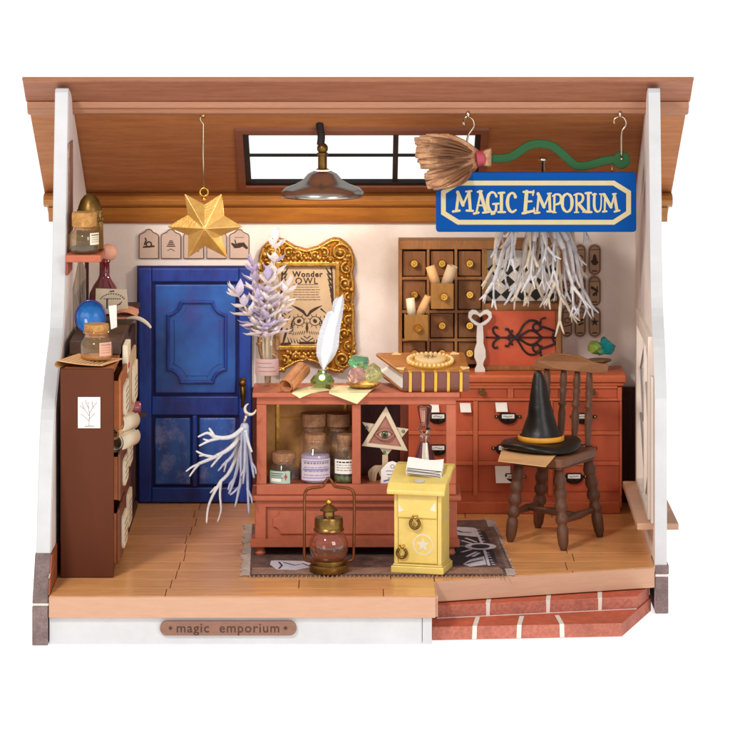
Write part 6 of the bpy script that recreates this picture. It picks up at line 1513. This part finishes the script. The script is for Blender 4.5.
m = MB(); m.box(bx0_ + .031, bx1_ - .02, 2.10, 2.15, .111, .719); m.box(bx0_ + .031, bx1_ - .02, 2.10, 2.15, .771, 1.319); m.box(bx0_ + .031, bx1_ - .02, 2.10, 2.15, 1.371, zT - .072); m.build('divider', 'dark_brown', bc)
def bdrawer(ya, yb2, za, zb2, out, mt, lab=True):
    xo = bx1_ + out
    m = MB(); m.prism([(ya, za), (yb2, za), (yb2, zb2), (yb2 - .05, zb2 + .02), (ya + .05, zb2 + .02), (ya, zb2)], xo - .03, xo, 'x'); d2 = m.build('drawer', mt, bc, bevel=.008)
    m = MB(); m.box(bx0_ + .1, xo - .031, ya + .01, ya + .03, za + .01, zb2 - .02); m.build('drawer_side', 'drawer_wood', d2); m = MB(); m.box(bx0_ + .1, xo - .031, yb2 - .03, yb2 - .01, za + .01, zb2 - .02); m.build('drawer_side', 'drawer_wood', d2)
    if lab:
        m = MB(); m.prism([((a), b2) for a, b2 in rrect((ya + yb2) / 2 - .3, (ya + yb2) / 2 + .3, za + .10, zb2 - .10, .08)], xo + .002, xo + .03, 'x'); l2 = m.build('label', 'paper', d2, bevel=.004)
        m = MB()
        for q in range(4): m.box(xo + .0305, xo + .033, (ya + yb2) / 2 - .2, (ya + yb2) / 2 + .2, za + .16 + q * .06, za + .175 + q * .06)
        m.build('writing', 'ink_gray', l2)
bdrawer(1.0, 2.08, .12, .66, .055, 'drawer_brown'); bdrawer(1.0, 2.08, .77, 1.24, .065, 'drawer_brown')
bdrawer(2.18, 3.2, .12, .68, .03, 'drawer_brown'); bdrawer(2.18, 3.2, .77, 1.26, .04, 'umber')
bdrawer(1.0, 2.08, 1.50, 2.02, .07, 'drawer_wood'); bdrawer(2.18, 3.2, 1.45, 2.06, .09, 'kraft')
# drawing on the end panel
x0, x1, z0, z1 = X(78, y0), X(100.3, y0), Z(428, y0), Z(397, y0)
m = MB(); m.box(x0, x1, y0 - .01, y0 - .002, z0, z1); dp = m.build('tree_drawing', 'paper_white', loc=((x0+x1)/2, y0 - .006, z0)); tag(dp, 'white paper with a branching sketch pinned to the end of the bookcase', 'paper')
m = MB(); cx2 = (x0+x1)/2; R = lambda p, w2=.007: m.ribbon([P2(a, b2, y0) for a, b2 in p], w2, y0 - .0105, step=.00005)
R([(89, 426), (89.5, 414), (88, 402)]); R([(89.4, 416), (84, 408), (82, 402)]); R([(89.4, 413), (94, 406), (97, 402)]); R([(88.6, 408), (86, 403), (85.6, 399.5)]); R([(89, 419), (95, 413)]); R([(89.2, 421), (83, 415), (80.5, 414)]); R([(93, 408), (92, 401)]); R([(84.5, 409), (80, 405.5)]); R([(85, 426.2), (94, 426)], .009)
m.build('sketch', 'ink_gray', dp, recalc=False)
# rear cabinet
m = MB(); rc = T('rear_cabinet', 'narrow grey brown cabinet behind the bookcase beside the blue door', 'cabinet', (-2.76, 4.1, 0))
m.box(-3.05, -2.56, 3.36, 4.86, .08, 2.27); m.build('carcass', 'umber', rc, bevel=.01)
m = MB(); m.box(-3.07, -2.47, 3.32, 4.9, 2.271, 2.325); m.build('cabinet_top', 'umber', rc, bevel=.008)
m = MB(); m.box(-3.05, -2.50, 3.36, 4.86, .002, .079); m.build('plinth', 'umber', rc, bevel=.006)
for (za, zb2) in ((.14, .74), (.80, 1.4), (1.46, 2.1)):
    for ya in (3.42, 4.14): m = MB(); m.box(-2.559, -2.52, ya, ya + .66, za, zb2); m.build('drawer', 'umber', rc, bevel=.006)
# things in the shelves
g4 = 'rolled papers stacked in the open bookcase shelf'
zsf = 1.37
rolled('paper_roll', W(114.5, 424, 1.35), W(130, 420, 2.0), .105, 'upper cream paper roll poking out of the bookcase shelf', 'scroll', 'paper', g4)
rolled('paper_roll', W(114.5, 443, 1.30), W(131, 436, 1.85), .10, 'lower cream paper roll above the bookcase drawers', 'scroll', 'paper', g4)
rolled('paper_roll', W(113.5, 434, 1.2), W(121, 426, 1.6), .06, 'thin orange paper roll between the two cream rolls', 'scroll', 'paper_tan', g4)
ypk = 3.0; pc = W(131.5, 408, ypk)
pb = T('rose_bottle', 'dusty rose bottle lying on its side in front of the blue door', 'bottle', tuple(pc))
m = MB(); m.rev(pc + Vector((-.11, 0, 0)), pc + Vector((.10, .02, 0)), [(0, .055), (.06, .068), (.9, .070), (1, .055)], 22); m.build('glass_body', 'dusty_rose', pb, smooth=True, split=45)
m = MB(); m.rev(W(128, 402, ypk), W(130, 390, ypk), [(0, .035), (.6, .03), (.7, .045), (1, .045)], 16); q = m.build('copper_cap', 'copper', loc=tuple(W(128, 402, ypk)), smooth=True, split=40); tag(q, 'small copper cylinder standing above the dusty rose bottle', 'cap')
m = MB(); m.box(-2.50, -2.30, 2.9, 3.15, pc.z - .085, pc.z - .072); q = m.build('shelf_bracket', 'umber', bc)
# ------------------------------------------------------------------ on top of the bookcase
yj1 = 1.30; jx = X(96.5, yj1)
# folded newspaper
np_ = [(-.33, -.18), (.30, -.22)]
m = MB(); vs = []; fs = []; n = 10
for k in range(n + 1):
    t = k / n; x_ = -.20 + .46 * t; z_ = .03 + (.05 * (1 - t) ** 2)
    for y_ in (-.26, .24): vs.append((x_ + (y_ * .35), y_, z_))
for k in range(n): fs.append((2*k, 2*k+1, 2*k+3, 2*k+2))
m.add(vs, fs); o = m.build('newspaper', 'paper_tan', recalc=False); o.location = (-2.79, 1.24, zT - .01); q = o.modifiers.new('t', 'SOLIDIFY'); q.thickness = .01; tag(o, 'folded striped paper lying under the corked jar on the bookcase', 'newspaper')
m = MB()
for k in range(9):
    x_ = -.17 + k * .046; zz_ = .03 + .05 * (1 - (x_ + .20) / .46) ** 2 + .009
    m.ribbon([(x_ - .23 * .35, -.23), (x_ - .03 * .35, -.03)], .018, zz_, nrm='z', step=.0001)
m.build('print_column', 'umber', o, local=True, recalc=False)
m = MB(); vs = []; fs = []
for k in range(9):
    a = PI * (k / 8) ; vs += [(-.20 - .091 - .035 * math.sin(a), -.26, .045 + .035 * math.cos(a)), (-.20 + .084 - .035 * math.sin(a), .24, .045 + .035 * math.cos(a))]
for k in range(8): fs.append((2*k, 2*k+1, 2*k+3, 2*k+2))
m.add(vs, fs); q = m.build('fold', 'paper_tan', o, local=True, recalc=False)
jar(jx, 1.30, zT + .035, .165, .24, .125, .127, .10, 'squat corked jar with peach label on top of the bookcase', glassm='amber_glass', fill='paper_tan', fill_h=.05, label=('peach_label', .06, .20, F + .25, F + 1.15, 'plain'), corkm='cork_warm', shoulder=.22, neck_h=.035)
# dark case
bx = MB(); bx.box(-3.04, -2.50, 1.93, 3.24, zT + .002, zT + .15); q = bx.build('dark_case', 'umber', loc=(-2.77, 2.5, zT), bevel=.012); tag(q, 'flat dark brown case lying behind the jar on the bookcase', 'case')
# book row leaning on the side (cream items px 123-131)
m = MB(); m.box(-2.49, -2.43, 2.0, 2.5, 1.93, 2.23); q = m.build('cream_booklet', 'paper', loc=(-2.46, 2.2, 1.95), bevel=.01); tag(q, 'cream booklet hanging beside the dark case over the bookcase edge', 'booklet')
m = MB(); m.box(-2.428, -2.42, 2.05, 2.2, 1.98, 2.03); m.build('red_mark', 'red_ink', q)
m = MB(); m.box(-2.49, -2.445, 1.5, 1.95, 1.72, 1.98); q = m.build('cream_booklet', 'paper', loc=(-2.47, 1.7, 1.72), bevel=.01); tag(q, 'lower cream card slotted against the side of the bookcase', 'booklet')
# blue glass orb bowl
yo = 2.35; oc_ = W(91, 315, yo); zc0 = zT + .152
bo = T('blue_bowl', 'glossy blue glass bowl standing on edge behind the corked jar', 'bowl', (oc_.x, yo, zc0))
m = MB(); n = 36; vs = []; fs = []; prof_ = [(0.001, .10), (.08, .095), (.13, .07), (.158, .02), (.165, -.02), (.15, -.025), (.14, .01), (.10, .05), (.05, .065), (.001, .07)]
rz_ = (zc0 + .168) - oc_.z
for r, dpt in prof_:
    for k in range(n): a = 2 * PI * k / n; vs.append((oc_.x + r * math.cos(a) + dpt * .25, yo + dpt, zc0 + .192 + r * math.sin(a) * 1.13))
for i in range(len(prof_) - 1):
    for k in range(n): fs.append((i*n+k, i*n+(k+1) % n, (i+1)*n+(k+1) % n, (i+1)*n+k))
m.add(vs, fs); m.build('glass_body', 'blue_glaze', bo, smooth=True)
m = MB(); m.tube([(oc_.x + .158 * math.cos(a) - .005, yo - .02, zc0 + .192 + .158 * math.sin(a) * 1.13) for a in [2 * PI * k / 32 for k in range(32)]], .013, 8, closed=True); m.build('rim', 'navy_rim', bo, smooth=True)
# red bottle
yr = 3.9; rx = X(104.5, yr); zr_ = 2.327
rb = T('red_bottle', 'dark red glass bottle with straight neck on the rear cabinet', 'bottle', (rx, yr, zr_))
zz = lambda py: Z(py, yr) - zr_
m = MB(); m.lathe((rx, yr, zr_), [(.13, .004), (.165, .02), (.172, .05), (.172, zz(299)), (.165, zz(293)), (.12, zz(285)), (.075, zz(279)), (.058, zz(275)), (.055, zz(263)), (.066, zz(262)), (.066, zz(259.5)), (.05, zz(259))], 32, cap=False); m.build('glass_body', 'red_glass', rb, smooth=True)
m = MB(); m.ball((rx + .04, yr, zr_ + zz(252.5)), .10, 18, sy=.6, sz=.95); m.build('stopper', 'peach_leaf', rb, smooth=True)
# card
yk2 = 3.7; x0, x1, z0, z1 = X(95, yk2), X(128.5, yk2), Z(314, yk2), Z(288.5, yk2)
m = MB(); m.prism([(x0, z0), (x1, z0), (x1 - .02, z1 - .01), (x0 + .01, z1)], yk2, yk2 + .012); cd = m.build('greeting_card', 'paper', loc=((x0+x1)/2, yk2, z0)); tag(cd, 'cream card with arched lettering leaning on the red bottle', 'card')
m = MB(); R = lambda p, w2: m.ribbon([P2(a, b2, yk2) for a, b2 in p], w2, yk2 - .001, step=.0001)
rn = random.Random(6)
for k in range(12): a = PI * (.15 + .7 * k / 11); R([(112 - 13 * math.cos(a), 303 - 9 * math.sin(a)), (112.8 - 13 * math.cos(a), 302.4 - 9 * math.sin(a))], .010)
for k in range(8): R([(104 + 2.2 * k, 299), (105 + 2.2 * k, 298.6)], .009)
R([(115, 306), (120, 304), (122, 301.5)], [.005, .014, .005]); R([(110, 291.5), (114, 291)], .012)
m.build('lettering', 'ink_brown', cd, recalc=False)
# white strip tag
ys2 = 2.3; m = MB(); m.prism([P2(a, b2, ys2) for a, b2 in [(108.6, 306), (116.5, 305), (117, 327), (111, 329.5)]], ys2, ys2 + .012); q = m.build('bookmark', 'paper_white', loc=tuple(W(112, 329, ys2))); tag(q, 'narrow white bookmark standing beside the blue bowl', 'bookmark')
m = MB(); m.box(X(106.2, ys2), X(107.8, ys2), ys2 + .002, ys2 + .03, Z(309, ys2), Z(299, ys2)); m.build('black_clip', 'ink', q)
# open booklet with feather
yo2 = 3.5
m = MB(); vs = []; fs = []; n = 8
for k in range(n + 1):
    t = k / n; 
    for y_ in (-.25, .3): vs.append((-.02 + .27 * t, y_, .02 + .065 * math.sin(PI * t * .9) * (1 - .3 * t)))
for k in range(n): fs.append((2*k, 2*k+1, 2*k+3, 2*k+2))
m.add(vs, fs); m.box(-.03, .25, -.25, .3, 0, .018); o = m.build('open_booklet', 'peach_label', recalc=False); o.location = (-2.68, 3.65, 2.327); tag(o, 'small peach booklet lying open at the edge of the rear cabinet', 'booklet')
m = MB(); m.tube(curve([W(126, 318.6, 3.4), W(134, 317.6, 3.4), W(141, 319.5, 3.4), W(147, 323.5, 3.4), W(151, 328, 3.4)], 5), [.012 + .012 * math.sin(PI * min(1, i / 20)) for i in range(21)], 6, sq=.4); q = m.build('feather_pen', 'branch_warm', loc=tuple(W(126, 318, 3.4)), smooth=True); tag(q, 'thin curved feather pen sticking out over the edge toward the door', 'pen')
# ================================================================== WALL SHELF
ysx = 2.1
m = MB(); shz = Z(255.3, ysx); m.box(-3.098, X(101, ysx), 2.10, 2.75, shz - .075, shz); ws_ = m.build('wall_shelf', 'terracotta', loc=(-2.9, 2.4, shz - .04), bevel=.01); tag(ws_, 'short terracotta shelf on the left wall holding a corked jar', 'shelf')
m = MB(); m.box(-3.1, -3.07, 2.15, 2.7, shz - .22, shz - .076); m.build('bracket', 'terracotta_dark', ws_, bevel=.006)
jx2 = X(84.5, 2.3)
jar(jx2, 2.30, shz + .002, .155, .25, .11, .132, .165, 'corked jar with dark herbs and folded label on the wall shelf', glassm='amber_glass', fill='dark_herb', fill_h=.07, label=('paper', .10, .225, F + .45, F + 1.25, 'bold'), corkm='cork_warm', shoulder=.2, neck_h=.02)
tx = X(90, 2.62); tz = shz
th_ = T('thimble', 'pierced bronze dome behind the corked jar on the wall shelf', 'ornament', (tx, 2.6, tz))
m = MB(); Hh = Z(193.5, 2.6) - tz; m.lathe((tx, 2.6, tz), [(.145, .004), (.15, .03), (.142, Hh * .45), (.138, Hh * .62), (.125, Hh * .76), (.10, Hh * .88), (.06, Hh * .97), (.01, Hh)], 30); dm = m.build('dome', 'bronze', th_, smooth=True)
m = MB()
for k in range(10):
    a0 = F - 1.5 + k * .33
    for j in range(3):
        zc = tz + Hh * (.55 + .13 * j); rr = .142 - .02 * j * j * .6
        m.tube([(tx + (rr) * math.cos(a0 + .1 * math.cos(q)), 2.6 + rr * math.sin(a0 + .1 * math.cos(q)), zc + .022 * math.sin(q)) for q in [k2 * PI / 4 for k2 in range(8)]], .007, 5, closed=True)
m.build('filigree', 'old_brass', th_, smooth=True)
# ------------------------------------------------------------------ camera, light
cam = bpy.data.cameras.new('camera'); co = bpy.data.objects.new('camera', cam); COL.objects.link(co); sc.camera = co
co.location = (0, -CAMD, CAMH); co.rotation_euler = (PI/2, 0, 0)
cam.sensor_width = 36; cam.lens = 3600 / 730 * 36; cam.shift_x = 7 / 730; cam.shift_y = -515 / 730; cam.clip_end = 5000; cam.clip_start = 1
w = bpy.data.worlds.new('World'); sc.world = w; w.use_nodes = True
w.node_tree.nodes['Background'].inputs[0].default_value = (1, .995, .99, 1); w.node_tree.nodes['Background'].inputs[1].default_value = .5
def area(name, loc, target, size, power, col=(1, 1, 1)):
    l = bpy.data.lights.new(name, 'AREA'); l.size = size; l.energy = power; l.color = col
    o = bpy.data.objects.new(name, l); COL.objects.link(o); o.location = loc
    o.rotation_euler = (Vector(target) - Vector(loc)).to_track_quat('-Z', 'Y').to_euler(); return o
area('softbox', (-7, -12, 13), (0, 3, 1.5), 2.4, 2000, (1, .96, .92))
area('softbox', (9, -14, 7), (0, 3, 1.5), 6.0, 1000, (1, .97, .95))
pl = bpy.data.lights.new('lamp_bulb', 'POINT'); pl.energy = 140; pl.shadow_soft_size = .12; pl.color = (1, .84, .64)
po = bpy.data.objects.new('lamp_bulb', pl); COL.objects.link(po); po.location = (X(323, 3.6), 3.6, Z(190, 3.6))
sc.view_settings.view_transform = 'Standard'; sc.view_settings.look = 'None'; sc.view_settings.exposure = 0; sc.view_settings.gamma = 1
sc.cycles.max_bounces = 10; sc.cycles.transparent_max_bounces = 24; sc.cycles.sample_clamp_indirect = 6
